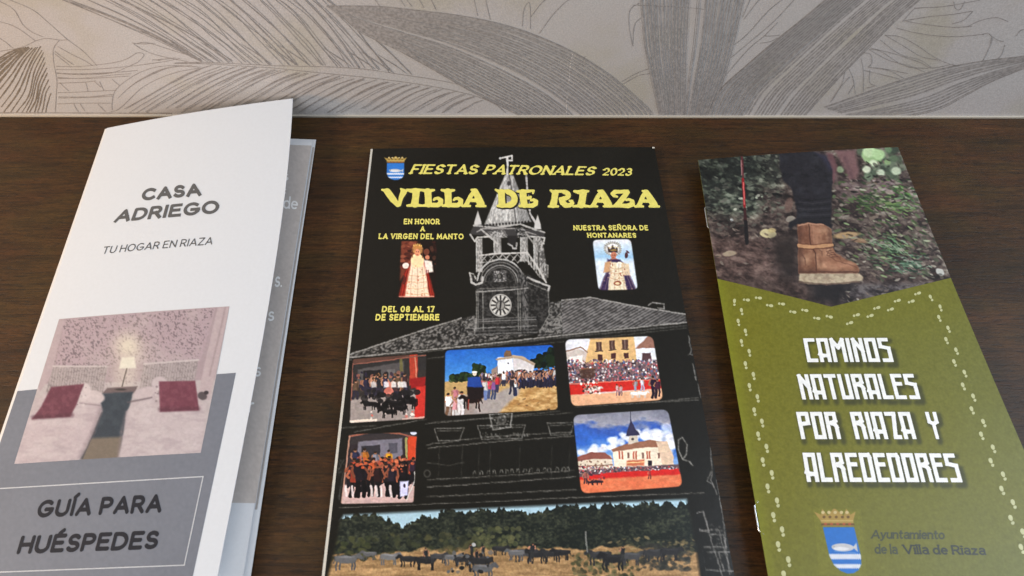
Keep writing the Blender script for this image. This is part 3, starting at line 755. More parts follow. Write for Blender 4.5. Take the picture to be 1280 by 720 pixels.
C.poly([(152, 447), (168, 446), (170, 460), (149, 461)], (250, 246, 228), soft=1); C.line([(158.5, 461), (152, 486)], 1.6, (110, 98, 92))
C.poly([(134, 485), (172, 483), (168, 492), (128, 492)], (122, 100, 104)); C.line([(134, 485), (172, 483)], 1, (160, 140, 140)); C.ell(151, 487, 7, 1.4, (70, 60, 62))
C.poly([(128, 492), (167, 490), (158, 520), (150, 572), (100, 574), (118, 530)], (44, 62, 82), soft=1.2)
sl, pk = C.pm([(128, 492), (167, 490), (158, 520), (150, 572), (100, 574), (118, 530)], 1.2); C.put(sl, pk*np.clip((C.n(9, 12, 12)[sl]-.4)*1.5, 0, .5), (66, 84, 100))
C.poly([(112, 548), (153, 546), (150, 574), (102, 576)], (132, 116, 100), soft=2)
C.poly([(56, 492), (80, 490), (112, 500), (126, 503), (128, 514), (118, 538), (108, 560), (100, 574), (15, 582), (30, 530)], (210, 190, 200), soft=1.5)
C.poly([(170, 500), (195, 495), (258, 505), (252, 566), (148, 572), (156, 535), (158, 515)], (212, 194, 202), soft=1.5)
for q in ([(56, 492), (80, 490), (125, 500), (126, 518), (112, 545), (104, 574), (15, 582), (30, 530)], [(170, 500), (195, 495), (258, 505), (252, 566), (148, 572), (156, 535), (158, 515)]):
    sl, pk = C.pm(q, 1.5); C.put(sl, pk*np.clip((C.n(16, 5, 13, sl)-.5)*1.6, 0, .35), (176, 156, 168)); C.put(sl, pk*np.clip((C.n(20, 8, 14, sl)-.55)*2, 0, .4), (228, 214, 220))
C.line([(126, 512), (116, 540), (100, 572)], 4, (140, 122, 136), .6, 6); C.line([(127, 516), (118, 540), (103, 573)], 1.2, (60, 58, 72), .6, 1.5); C.line([(158, 515), (152, 540), (148, 572)], 3, (150, 130, 142), .5, 4)
C.ell(118, 496, 13, 8, (222, 204, 210), 1, .2, 2); C.ell(182, 491, 16, 7, (216, 196, 204), 1, -.25, 2); C.line([(100, 504), (125, 507)], 1.4, (150, 130, 140), .8, 2); C.line([(160, 503), (190, 497)], 2, (110, 92, 104), .8, 2)
C.ell(104, 490, 9, 12, (226, 210, 216), 1, .5, 2); C.ell(44, 505, 10, 8, (206, 188, 196), 1, 0, 2); C.ell(200, 480, 10, 9, (214, 196, 204), 1, .3, 2); C.ell(197, 498, 6, 8, (206, 186, 194), 1, 0, 2)
C.blobs(26, (92, 482, 108, 508), [(150, 130, 140), (232, 220, 224)], (.6, 1.8)); C.blobs(14, (194, 476, 204, 505), [(150, 130, 140), (232, 220, 224)], (.6, 1.8))
C.poly([(64, 484), (105, 480), (96, 505), (88, 521), (40, 524), (52, 508)], (124, 46, 74), soft=1); C.line([(42, 522), (90, 519)], 5, (84, 30, 54), .6, 4)
C.poly([(199, 477), (244, 476), (249, 513), (200, 515)], (134, 50, 78), soft=1); C.line([(200, 512), (248, 511)], 5, (90, 34, 58), .5, 4)
C.ell(253, 495, 6, 5, (92, 78, 88), 1, .4, 1.5); C.ell(258, 491, 3, 2.5, (60, 48, 60), 1, 0, 1)
for q in ([(64, 484), (105, 480), (88, 521), (40, 524)], [(199, 477), (244, 476), (249, 513), (200, 515)]):
    sl, pk = C.pm(q, 1); C.put(sl, pk*np.clip((C.n(5, 5, 15, sl)-.45)*2, 0, .4), (160, 76, 100))
C.photoize(.3, 6, .025, .70)
C.A = C.A*.95+6
C.glow(160, 440, 20, (246, 236, 214), .35)
C.blur(.4)
C.A += (C.n(1.4, 1.4, 20, octaves=1)[..., None]-.5)*6
patch('bedroom_photo', P1, [(74, 399), (287, 383), (251, 566), (18, 580)], C, .62, .00008, lf, print_matte, k1*.70)
grey_ink = paper_mat('grey_lettering', (.095, .097, .102), .6, .2, .02)
dark_ink = paper_mat('dark_lettering', (.016, .018, .026), .6, .15, .02)
pale_line = paper_mat('pale_frame_print', (.48, .50, .54), .5, .3, .02)
Q1 = dict(page=P1, parent=lf, off=.00012)
text_mesh('lettering', text='CASA', quad=[(179.5, 236), (251, 228.8), (251.5, 245), (176, 251.5)], mat=grey_ink, r=.125, gap=.36, caps=True, **Q1)
text_mesh('lettering', text='ADRIEGO', quad=[(149, 262.5), (274.5, 250), (273, 267), (142, 278.5)], mat=grey_ink, r=.115, gap=.34, caps=True, **Q1)
text_mesh('lettering', text='TU HOGAR EN RIAZA', quad=[(130.5, 308.5), (267.5, 296), (265, 305.8), (127, 317.8)], mat=grey_ink, r=.066, gap=.28, caps=True, space=.36, **Q1)
text_mesh('lettering', text='GUÍA PARA', quad=[(51, 625), (205, 617.5), (201, 641), (44.5, 647.5)], mat=dark_ink, r=.115, gap=.34, space=.42, alt=.012, **Q1)
text_mesh('lettering', text='HUÉSPEDES', quad=[(27.5, 669.5), (201, 663), (195.5, 686.5), (20.5, 693)], mat=dark_ink, r=.115, gap=.33, alt=.012, **Q1)
def page_line(name, page, pts, w, mat, parent, off, closed=False):
    pts = np.array(pts, float)
    if closed: pts = np.vstack([pts, pts[:1]])
    V = []; F = []
    for i, (a, b) in enumerate(zip(pts[:-1], pts[1:])):
        n = max(2, int(np.hypot(*(b-a))/12)); d = (b-a)/np.hypot(*(b-a)); nr = np.array([-d[1], d[0]])*w/2
        t = np.linspace(0, 1, n)[:, None]; p = (a-d*w/2)*(1-t)+(b+d*w/2)*t
        for s_ in (nr, -nr):
            u, v = page.uv(*(p+s_).T); V.append(page.S(u, v, off+i*1e-6))
        b0 = sum(len(x) for x in V)-2*n
        F += [(b0+j, b0+j+1, b0+n+j+1, b0+n+j) for j in range(n-1)]
    me = bpy.data.meshes.new(name); me.from_pydata(np.vstack(V).tolist(), [], F); me.update()
    return link(name, me, parent, mat)
page_line('frame_print', P1, [(-20, 612), (254, 595.8), (230.5, 706.5), (-46, 717)], 1.3, pale_line, lf, .00012, True)

# ================================================================== booklet in the middle: festival programme
pr = thing('programme', 'black glossy booklet titled VILLA DE RIAZA, the middle one of the three', 'booklet')
P2 = Page([((464, 186), .0030, (818, 184), .0030), ((402, 729), .0030, (919.8, 729), .0030)], bow=.0006)
gloss = paper_mat('glossy_print', None, .33, .4, .10, 500, .0)
page_edge = paper_mat('page_edges', (.62, .60, .54), .7, .3, .2, 900)
cover_edge = paper_mat('cover_edge', (.55, .52, .46), .6, .3, .2, 900)
slab('pages', P2, .004, .994, .003, .997, -.0003, 0, pr, page_edge, flat=.0002)
slab('cover', P2, 0, 1, 0, 1, 0, -.00028, pr, paper_mat('black_cover_edge', (.02, .02, .016), .5, .4, .1, 600), nu=24, nv=30)
slab('worn_spine_edge', P2, -.0015, .0055, .001, .999, .00006, -.0012, pr, cover_edge, nu=4, nv=30)
slab('worn_corner', P2, .992, 1.0003, -.0003, .004, .00012, -.0003, pr, cover_edge, nu=3, nv=3)
BLK = (17, 16, 11)
D = Cv(390, 175, 935, 745, 2, BLK)
D.A += (D.n(3, 3, 2)[..., None]-.5)*7
# tiled roof drawn in grey
def etch(sl, pk, seed, base=(62, 60, 58), hi=(178, 174, 170), sx=3.0, sy=2.0, ang=-.3, amt=1.0):
    n = D.n(sx, sy, seed, sl, 3, ang); n2 = D.n(14, 10, seed+1, sl)
    t = np.clip((n-.5)*3.4+.38+(n2-.5)*.7, 0, 1)
    D.put(sl, pk*amt, np.array(base)*(1-t[..., None])+np.array(hi)*t[..., None])
roofL = [(438, 444), (592, 394), (600, 400), (690, 400), (735, 402), (652, 421), (570, 432), (437, 446)]
sl, pk = D.pm(roofL, 1); etch(sl, pk, 31, (30, 29, 28), (142, 138, 134), 2.6, 1.7, -.5, .95)
roofR = [(686, 378), (739, 373), (857, 394), (858, 403), (760, 412), (700, 418), (672, 421)]
sl, pk = D.pm(roofR, 1); n = D.n(5, 3, 33, sl); X, Y = D.X[sl], D.Y[sl]
t = np.clip(.5+.45*np.sin((X*.55+Y*.95)*1.75+n*2)+(n-.5)*1.3, 0, 1)*np.clip(1-.35*((X-800)/60), .5, 1)
D.put(sl, pk*.97, np.array((42, 40, 40))*(1-t[..., None])+np.array((142, 138, 136))*t[..., None])
def rough(pts, w, col, a=.8, seed=1, rep=2, jit=.6, soft=.6):
    rs = np.random.RandomState(seed)
    for _ in range(rep):
        out = []
        for p, q in zip(pts[:-1], pts[1:]):
            n = max(2, int(math.hypot(q[0]-p[0], q[1]-p[1])/4))
            for i in range(n): out.append((p[0]+(q[0]-p[0])*i/n+rs.uniform(-jit, jit), p[1]+(q[1]-p[1])*i/n+rs.uniform(-jit, jit)))
        out.append(pts[-1])
        for i in range(len(out)-1): D.line(out[i:i+2], w*rs.uniform(.6, 1.2), col, a*rs.uniform(.25, 1), soft)
G = (168, 164, 160)
rough([(438, 443), (515, 417), (592, 393)], 1.3, G, .9, 1, 3); rough([(437, 447), (570, 434), (660, 424), (760, 413), (858, 403)], 1.4, G, .85, 2, 3); rough([(437, 450), (560, 437)], 1, G, .4, 3)
rough([(687, 377), (738, 372), (796, 383), (857, 393)], 1.3, G, .9, 4, 3); rough([(570, 437), (700, 422), (858, 407)], 2.4, (88, 86, 84), .5, 5, 2)
rough([(810, 382), (816, 378), (830, 380), (830, 386), (822, 385)], 1.2, G, .8, 6, 2)
for p, c in (([(437, 462), (640, 434), (858, 410)], .3), ([(443, 540), (533, 524)], .5), ([(425, 535), (470, 532)], .35), ([(532, 530), (700, 514)], .35), ([(718, 508), (873, 500)], .45), ([(820, 502), (873, 497)], .4), ([(716, 516), (540, 528)], .3)):
    rough(p, 1.2, (120, 118, 114), c*1.3, int(p[0][0]), 2)
# balcony, windows and clock of the facade, faintly traced
for p in ([(533, 556), (610, 546), (715, 540)], [(535, 560), (620, 552), (718, 545)], [(534, 600), (640, 594), (718, 588)], [(534, 609), (640, 602), (720, 596)], [(534, 621), (720, 612)], [(424, 635), (600, 628), (720, 622), (880, 616)]):
    rough(p, 1.2, (128, 125, 120), .6, int(sum(map(sum, p))) % 97, 2, .7)
for x0, y0, w, h in ((543, 536, 37, 14), (597, 532, 60, 16), (684, 529, 34, 14)):
    rough([(x0, y0), (x0+w, y0-1), (x0+w-5, y0+h), (x0+5, y0+h+1), (x0, y0)], 1.1, (140, 138, 134), .7, x0, 2); rough([(x0+4, y0+3), (x0+w-4, y0+2)], 1, (120, 118, 114), .6, x0+1)
rough([(612, 518), (640, 516), (638, 534), (616, 537), (612, 518)], 1.4, (170, 168, 164), .9, 9, 2); D.ell(627, 525, 6, 6, (96, 94, 90), .8); D.ell(627, 525, 3.5, 3.5, (40, 39, 36), .9)
D.blobs(40, (612, 517, 641, 536), [(170, 168, 164), (110, 108, 104)], (.5, 1.3), 1, .8); D.blobs(60, (602, 541, 660, 547), [(150, 148, 144), (100, 98, 94)], (.4, 1.2), 1, .7)
for x in (549, 578, 599, 613, 650, 690, 712): rough([(x, 556), (x-1, 598)], 1, (110, 108, 104), .4, x, 1)
for i in range(16):
    x = 594+i*7.8+D.rs.uniform(-1.5, 1.5); y = 596-(x-534)*.045
    rough([(x-2, y), (x-1, y-4), (x+1.5, y-4), (x+2, y)], 1, (158, 156, 150), .8, i+3, 1)
D.ell(534, 592, 4.5, 5, (110, 108, 104), .5); D.ell(534, 592, 3, 3.4, BLK, 1); rough([(534, 578), (560, 582), (580, 578)], 1, (100, 98, 94), .5, 7)
# street lamp, right edge quoins and stones
rough([(848, 550), (853, 547), (859, 556), (858, 568), (853, 574), (848, 562), (848, 550)], 1.3, (150, 148, 144), .85, 21, 2, .4); rough([(853, 574), (862, 577), (866, 582)], 1.5, (140, 138, 134), .8, 22, 2)
for p in ([(861, 420), (864, 440), (860, 444)], [(866, 455), (870, 475)], [(868, 444), (863, 443)], [(873, 480), (876, 497)], [(888, 560), (890, 585), (889, 600), (896, 618)], [(896, 600), (903, 640), (908, 690), (912, 718)], [(889, 590), (884, 602), (892, 607)],
          [(860, 643), (879, 640), (886, 665), (866, 660), (858, 650)], [(880, 640), (888, 672), (903, 720)], [(875, 680), (882, 718)], [(870, 664), (898, 662), (914, 716)], [(888, 668), (904, 668), (908, 684), (880, 684)], [(885, 690), (912, 690)], [(872, 712), (917, 714)], [(898, 690), (905, 714)]):
    rough(p, 1.2, (136, 134, 132), .8, int(p[0][0]+p[0][1]), 2, .8)
D.blobs(60, (882, 655, 912, 700), [(130, 128, 126), (70, 70, 68)], (.5, 1.8), 1, .5)
for p in ([(436, 560), (427, 600), (424, 625)], [(430, 575), (422, 590)], [(420, 655), (428, 645)], [(409, 720), (418, 660)]): rough(p, 1, (110, 110, 108), .5, int(p[0][1]), 2)
D.blobs(70, (410, 648, 424, 720), [(96, 96, 98), (60, 60, 60)], (.5, 1.8), 1, .5); D.blobs(30, (421, 575, 431, 630), [(100, 102, 104), (60, 60, 60)], (.5, 1.5), 1, .5)
D.blur(.35)
patch('cover_print', P2, None, D, .95, .00004, pr, gloss, 1.0, uvq=[(.0055, 0), (1, 0), (1, 1), (.0055, 1)])

# ---- tower drawing
T_ = D = Cv(576, 186, 712, 426, 3, BLK); D.A += (D.n(3, 3, 2)[..., None]-.5)*7
L = lambda x, y: (560+x/3, 180+y/3)
# roof strip behind the tower foot so the two prints meet
for rf in (roofL, roofR):
    sl, pk = D.pm(rf, 1); etch(sl, pk, 35, (34, 33, 32), (135, 132, 128), 2.6, 1.7, -.4, .95)
spire = [L(222, 112), L(213, 118), L(134, 308), L(180, 312), L(250, 300), L(312, 292), L(245, 118)]
sl, pk = D.pm(spire, .8); etch(sl, pk, 41, (160, 158, 155), (226, 224, 220), 1.3, 3.0, .15)
for i in range(12):
    t = i/11; D.line([L(228, 118), L(136+t*168, 306-t*10)], .7, (110, 108, 108), .35, .8)
D.line([L(231, 118), L(256, 300)], 1.43, (67, 64, 64), .8, .6)
sl, pk = D.pm([L(242, 118), L(262, 300), L(318, 292)], .8); D.put(sl, pk*.35, (60, 60, 62))
rough([L(222, 112), L(224, 80), L(222, 50)], 2.60, (224, 221, 218), .95, 3, 3, .2); rough([L(196, 54), L(215, 50), L(240, 44), L(240, 62), L(226, 62)], 1.82, (224, 221, 218), .9, 4, 3, .2); D.ell(*L(196, 54), 1.6, 1.6, (200, 198, 196))
rough([L(293, 115), L(300, 200), L(308, 260), L(330, 300)], 2.34, (196, 192, 190), .95, 5, 3, .3)
D.ell(*L(228, 148), 2.2, 3, (60, 58, 58)); D.ell(*L(226, 204), 4, 4, (120, 118, 118), .7)
# finials
for cx, cy, s in ((112, 300, 1), (336, 310, .9)):
    D.poly([L(cx, cy-50*s), L(cx-13*s, cy-8), L(cx-15*s, cy+10), L(cx+15*s, cy+10), L(cx+13*s, cy-8)], (205, 202, 199), soft=.6)
# eaves
D.poly([L(96, 306), L(130, 302), L(330, 322), L(362, 330), L(362, 352), L(300, 346), L(180, 345), L(84, 340), L(84, 330)], (58, 56, 56), soft=.8)
rough([L(96, 306), L(180, 314), L(270, 300), L(330, 322), L(362, 332)], 2.2, (185, 182, 178), .95, 6, 3, .4); rough([L(84, 340), L(100, 366), L(112, 350), L(180, 345)], 1.95, (201, 198, 193), .9, 7, 3, .4)
rough([L(300, 346), L(362, 352), L(358, 374), L(330, 360)], 1.95, (201, 198, 193), .9, 8, 3, .4); rough([L(110, 330), L(130, 318), L(250, 318), L(330, 340)], 1.43, (168, 164, 161), .7, 9, 3)
for i in range(15): D.ell(*L(134+i*12, 306-i*1.0), 1.3, 1.6, (20, 18, 18), .9)
sl, pk = D.pm([L(150, 330), L(210, 322), L(226, 350), L(200, 352), L(165, 350)], 1); etch(sl, pk, 51, (90, 88, 86), (200, 197, 194), 1.4, 1.4, 0)
sl, pk = D.pm([L(250, 315), L(290, 312), L(298, 350), L(262, 352)], 1); etch(sl, pk, 52, (20, 20, 20), (170, 167, 164), 2, 1.2, 0)
# belfry posts and bell
for x0, x1, y0, y1 in ((106, 128, 355, 480), (172, 198, 350, 410), (272, 298, 350, 440), (322, 336, 350, 470)):
    q = [L(x0, y0), L(x1, y0), L(x1+2, y1), L(x0+1, y1)]
    D.poly(q, (150, 147, 144), soft=.6); sl, pk = D.pm(q, .8); etch(sl, pk, 53+x0, (118, 116, 113), (205, 202, 198), 1, 2.5, 0, .8); rough([q[0], q[3]], 1.30, (225, 225, 221), .7, x0, 2, .2)
rough([L(124, 320), L(176, 365), L(182, 372)], 2.34, (190, 187, 183), .9, 11, 3, .2); rough([L(290, 330), L(330, 385)], 2.08, (168, 165, 161), .7, 12, 2, .3)
D.poly([L(222, 345), L(262, 345), L(252, 380), L(228, 378)], (34, 32, 32)); rough([L(226, 375), L(240, 382), L(244, 392), L(256, 392), L(258, 372)], 1.95, (184, 181, 179), .9, 13, 3, .3)
# railing
sl, pk = D.pm([L(336, 350), L(352, 352), L(372, 470), L(370, 520), L(345, 500)], .8); etch(sl, pk, 71, (80, 78, 76), (185, 182, 178), 1.4, 3, .2)
rough([L(120, 418), L(180, 412), L(240, 410), L(290, 408)], 1.95, (207, 203, 199), .95, 14, 3, .3); rough([L(120, 445), L(200, 440)], 1.43, (190, 187, 182), .8, 15, 2, .3)
for i in range(6):
    x = 122+i*28; rough([L(x, 446), L(x+26, 414)], 1.56, (196, 192, 188), .85, 16+i, 2, .2); rough([L(x, 416), L(x+26, 444)], 1.30, (168, 165, 161), .7, 26+i, 2, .2)
rough([L(296, 405), L(340, 470), L(368, 520)], 2.08, (201, 198, 193), .9, 33, 3, .3); rough([L(300, 440), L(345, 500)], 1.56, (179, 175, 171), .8, 34, 2, .3)
for i in range(6): rough([L(300+i*10, 412+i*14), L(303+i*10, 452+i*10)], 1.30, (190, 187, 182), .8, 40+i, 2, .2)
rough([L(355, 450), L(374, 455), L(374, 500)], 1.69, (168, 165, 162), .7, 47, 2, .3)
# clock housing
body = [L(110, 700), L(106, 545), L(86, 520), L(82, 484), L(100, 500), L(128, 505), L(150, 455), L(195, 430), L(240, 445), L(270, 480), L(280, 500), L(300, 490), L(380, 530), L(382, 640), L(340, 700), L(320, 715), L(100, 715)]
D.poly(body, (30, 29, 28), soft=.8); sl, pk = D.pm(body, 1); etch(sl, pk, 91, (20, 20, 19), (84, 82, 80), 2.2, 2.2, 0, .6)
for i, (r1, c) in enumerate(((46, 190), (40, 120), (34, 150), (30, 90))):
    p = [(560+(197+ (r1*1.9)*math.cos(a))/3, 180+(520-(r1*1.9)*math.sin(a))/3) for a in np.linspace(math.pi*.97, .02, 16)]
    rough(p, 1.8 if i == 0 else 1.1, (c, c-2, c-5), .95, 60+i, 3, .3)
rough([L(82, 484), L(88, 520), L(104, 528), L(128, 520), L(130, 500)], 2.34, (201, 198, 194), .95, 65, 3, .4); rough([L(82, 484), L(96, 488), L(104, 505)], 1.82, (190, 188, 183), .9, 66, 2, .3)
sl, pk = D.pm([L(262, 462), L(298, 500), L(302, 700), L(282, 700), L(275, 540), L(262, 500)], 1); etch(sl, pk, 73, (30, 30, 30), (125, 122, 120), 1.5, 3, 0, .8)
rough([L(106, 555), L(190, 550), L(262, 545), L(300, 540)], 1.56, (168, 165, 161), .8, 67, 3, .3); rough([L(108, 545), L(262, 536)], 1.30, (123, 120, 116), .7, 68, 2)
for x in (106, 112, 130, 262, 270): rough([L(x, 550), L(x+2, 700)], 1.30, (145, 143, 138), .75, x, 2, .3)
sl, pk = D.pm([L(170, 476), L(218, 474), L(218, 516), L(172, 518)], .6); etch(sl, pk, 74, (60, 58, 58), (180, 177, 174), 1.2, 1.2, 0)
D.ell(*L(194, 496), 3.6, 3.6, (30, 30, 29)); D.ell(*L(192, 496), 2, 2.6, (110, 108, 104))
rough([L(298, 500), L(330, 515), L(381, 534), L(376, 550)], 2.34, (196, 192, 188), .95, 69, 3, .4); rough([L(302, 520), L(376, 552), L(380, 640), L(345, 700)], 1.30, (145, 143, 138), .7, 70, 2, .4)
# clock face
cx, cy = L(197, 605)
D.ell(cx, cy, 14.4, 14.8, (60, 58, 56)); D.ell(cx, cy, 13.6, 14, (205, 202, 196)); D.ell(cx, cy, 12.6, 13, (45, 43, 42), .5); D.ell(cx, cy, 12.0, 12.4, (212, 209, 202)); 
for i in range(12):
    a = i*math.pi/6; D.line([(cx+11.2*math.cos(a), cy+11.6*math.sin(a)), (cx+7.2*math.cos(a), cy+7.4*math.sin(a))], 2.21, (33, 31, 31), .95, .5)
D.ell(cx, cy, 6.2, 6.4, (90, 88, 85)); D.ell(cx, cy+.5, 4.4, 4.6, (170, 166, 160), .8); D.line([(cx, cy), (cx-1, cy+6)], 2.08, (33, 31, 31)); D.line([(cx, cy), (cx+.5, cy-5)], 2.08, (33, 31, 31))
# plinth
for y, x0, x1, c in ((655, 96, 330, 110), (664, 92, 330, 130), (672, 96, 325, 80), (688, 80, 332, 140), (700, 80, 334, 90), (712, 84, 335, 120)):
    rough([L(x0, y+4), L(x1, y-6)], 1.3, (c, c-2, c-4), .8, y, 2, .5)
rough([L(228, 625), L(262, 650), L(320, 690)], .9, (90, 88, 84), .6, 81, 2)
rough([L(106, 655), L(100, 712)], 1.56, (168, 165, 161), .8, 83, 2)
D.blur(.3)
patch('tower_print', P2, [L(68, 28), L(402, 24), L(430, 712), L(50, 722)], D, .62, .00007, pr, gloss, 1.0)

# ---- small photographs on the cover
def rcorner(cv, quad, r, col):
    """paint everything outside the rounded quad in col"""
    q = np.array(quad, float); c = q.mean(0); inn = []
    for i in range(4):
        p = q[i]; a = q[i-1]; b = q[(i+1) % 4]
        ea = (a-p)/np.linalg.norm(a-p); eb = (b-p)/np.linalg.norm(b-p)
        for t in np.linspace(0, 1, 6): inn.append(tuple(p+ea*r*(1-t)**2+eb*r*t**2))
    X, Y = cv.X, cv.Y; ins = np.zeros(X.shape, bool)
    sl, m = cv.pm(inn, .7); full = np.zeros(X.shape); full[sl] = m
    cv.A = cv.A*full[..., None]+np.array(col)*(1-full[..., None])
def photo(name, quad, cv, r=6, step=.5, blur=.28, grow=1.0, k=1.08):
    cv.photoize(.9, 6, .06, .90, int(cv.x0)%50); g_ = cv.A.copy(); cv.blur(1.6); lo = cv.A; cv.A = np.clip(g_+(g_-lo)*.45, 0, 255); cv.blur(blur); cv.A = np.clip((cv.A-118)*1.12+116, 0, 255); cv.A += (cv.n(1.3, 1.3, 99, octaves=1)[..., None]-.5)*5
    rcorner(cv, quad, r, BLK)
    q = np.array(quad, float); c = q.mean(0); q = q+np.sign(q-c)*grow
    return patch(name, P2, q, cv, step, .00007 if name != 'x' else 0, pr, gloss, k)
def person(cv, x, y, h, top, leg, skin=(170, 120, 95), a=1):
    r = cv.rs; h = h*r.uniform(.88, 1.1); w = h*.15*r.uniform(.85, 1.2); ln = r.uniform(-.08, .08)*h; st = r.uniform(.2, 1.1)
    top = tuple(np.clip(np.array(top)*r.uniform(.8, 1.15), 0, 255)); leg = tuple(np.clip(np.array(leg)*r.uniform(.8, 1.2), 0, 255)); sk = tuple(np.array(skin)*r.uniform(.8, 1.1))
    cv.line([(x-w*.4, y-h*.47), (x-w*.5*st, y-h*.2), (x-w*.9*st, y)], w*.72, leg, a, .7); cv.line([(x+w*.4, y-h*.47), (x+w*.8*st, y-h*.22), (x+w*.6*st, y)], w*.72, leg, a, .7)
    cv.poly([(x-w*.7+ln, y-h*.84), (x+w*.7+ln, y-h*.84), (x+w+ln, y-h*.76), (x+w*.8, y-h*.42), (x-w*.8, y-h*.42), (x-w+ln, y-h*.76)], top, a, .8)
    cv.line([(x+w*.5+ln, y-h*.8), (x+w*.7, y-h*.45)], w*.5, tuple(np.array(top)*.68), a*.6, .9)
    e = r.uniform(-.2, .35); cv.line([(x-w+ln, y-h*.78), (x-w*1.5, y-h*.62), (x-w*1.1, y-h*(.5+e))], w*.42, sk, a, .6)
    if r.rand() < .6: cv.line([(x+w+ln, y-h*.78), (x+w*1.5, y-h*.6), (x+w*1.3, y-h*(.45+e*.6))], w*.42, sk, a, .6)
    cv.ell(x+ln*1.3, y-h*.91, h*.062, h*.078, sk, a, 0, .5); cv.ell(x+ln*1.3-h*.01, y-h*.95, h*.068, h*.05, (46, 36, 30), a*.9, 0, .5)
def quadruped(cv, x, y, l, col, a=1, d=1):
    r = cv.rs; l = l*r.uniform(.9, 1.1); col = np.array(col, float)
    for k in (-.40, -.27, .22, .34):
        f = r.uniform(-.07, .07)*l; cv.line([(x+k*l, y-l*.36), (x+k*l+f, y-l*.16), (x+k*l+f*.6, y)], l*.075, tuple(col*.85), a, .5)
    cv.poly([(x-l*.48, y-l*.56), (x-l*.2, y-l*.60), (x+l*.2, y-l*.58), (x+l*.42, y-l*.64), (x+l*.44, y-l*.40), (x+l*.30, y-l*.27), (x, y-l*.25), (x-l*.3, y-l*.29), (x-l*.5, y-l*.36)][::1] if d > 0 else
            [(x+l*.48, y-l*.56), (x+l*.2, y-l*.60), (x-l*.2, y-l*.58), (x-l*.42, y-l*.64), (x-l*.44, y-l*.40), (x-l*.30, y-l*.27), (x, y-l*.25), (x+l*.3, y-l*.29), (x+l*.5, y-l*.36)], tuple(col), a, .9)
    cv.poly([(x+d*l*.36, y-l*.64), (x+d*l*.55, y-l*.70), (x+d*l*.74, y-l*.50), (x+d*l*.66, y-l*.42), (x+d*l*.5, y-l*.48), (x+d*l*.40, y-l*.42)], tuple(col*.92), a, .7)
    cv.line([(x-d*l*.48, y-l*.54), (x-d*l*.54, y-l*.25)], l*.04, tuple(col*.8), a, .5); cv.ell(x, y-l*.53, l*.3, l*.05, tuple(np.minimum(col*1.35+10, 255)), a*.5, 0, 1)
# bull run in the street
q = [(441, 449), (533, 442), (531, 523), (437, 529)]
c = Cv(430, 436, 540, 536, 3, (58, 52, 50))
c.poly([(437, 450), (534, 442), (534, 462), (437, 465)], (52, 50, 50)); c.poly([(448, 462), (505, 452), (505, 482), (445, 484)], (86, 82, 82), soft=1); c.poly([(440, 448), (520, 440), (520, 447), (440, 456)], (112, 72, 60), .7, 1.5)
c.poly([(454, 464), (476, 462), (476, 474), (454, 475)], (40, 38, 40)); c.poly([(484, 462), (494, 461), (494, 472), (484, 473)], (104, 100, 100))
c.poly([(437, 500), (470, 492), (531, 488), (531, 526), (437, 532)], (150, 138, 134), soft=2)
c.poly([(512, 443), (522, 442), (522, 480), (512, 482)], (176, 66, 48), soft=.8); c.line([(519, 445), (521, 484)], 1.6, (196, 120, 96)); c.line([(501, 450), (504, 482)], 4, (110, 104, 66), .9, 1)
c.line([(441, 455), (439, 500)], 1.6, (150, 96, 84)); c.line([(440, 456), (533, 444)], 1.4, (130, 84, 72))
c.poly([(512, 473), (532, 471), (532, 484), (514, 486)], (150, 34, 34), soft=1); c.poly([(520, 484), (533, 482), (531, 524), (518, 526)], (196, 52, 44), soft=1)
c.blobs(70, (444, 466, 510, 486), [(46, 42, 60), (70, 56, 70), (120, 84, 60), (40, 40, 44), (150, 96, 80)], (1, 2.6), 1.4)
for i in range(17): person(c, c.rs.uniform(444, 508), 497+c.rs.uniform(-5, 2), 25, [(58, 52, 74), (70, 50, 52), (96, 76, 60), (44, 44, 50)][i % 4], (48, 44, 56))
for x, t in ((486, (206, 120, 104)), (500, (226, 222, 220)), (492, (220, 216, 214)), (505, (214, 210, 212)), (483, (224, 220, 222)), (467, (196, 190, 188))): c.poly([(x-3.2, 478), (x-.5, 476.5), (x+3, 478.2), (x+3.6, 484), (x-2.8, 484.5)], t, .85, 1)
c.ell(486, 490, 6, 6, (206, 116, 100), .9, 0, 1)
for x, y, l in ((462, 512, 18), (478, 516, 17), (496, 514, 20), (511, 511, 20), (500, 518, 18), (486, 522, 16)): quadruped(c, x, y, l, (26, 24, 26), 1, -1)
c.blobs(40, (455, 488, 522, 508), [(22, 20, 22), (36, 34, 36)], (2, 5), .8); c.line([(438, 527), (470, 525)], 3, (230, 210, 196), .9, 1); c.blobs(10, (455, 514, 520, 526), [(232, 214, 204), (196, 110, 100)], (1, 2))
c.line([(504, 524), (530, 522)], 3, (214, 180, 170), .8, 1)
photo('bull_run_photo', q, c, 3)
# procession to the chapel
q = [(556.5, 438), (692, 431), (697.5, 512), (555.5, 520)]
c = Cv(545, 424, 706, 528, 3, (40, 104, 190))
X, Y = c.X, c.Y; c.A = c.ramp((Y-430)/60+.2*(c.n(30, 20, 5)-.5), [(0, (30, 92, 190)), (.6, (62, 132, 208)), (1, (120, 170, 220))])
c.poly([(555, 478), (590, 470), (640, 466), (700, 462), (700, 530), (550, 530)], (184, 152, 100), soft=1)
sl, pk = c.pm([(640, 490), (700, 478), (700, 530), (600, 530), (590, 520)], 2); t = np.clip((c.n(7, 3, 6, sl)-.35)*2, 0, 1)[..., None]; c.put(sl, pk, np.array((168, 126, 74))*(1-t)+np.array((216, 180, 124))*t)
c.poly([(600, 500), (652, 478), (648, 492), (628, 512), (612, 526), (575, 526)], (158, 148, 144), soft=2); c.poly([(555, 500), (600, 490), (590, 528), (553, 528)], (150, 136, 130), soft=2)
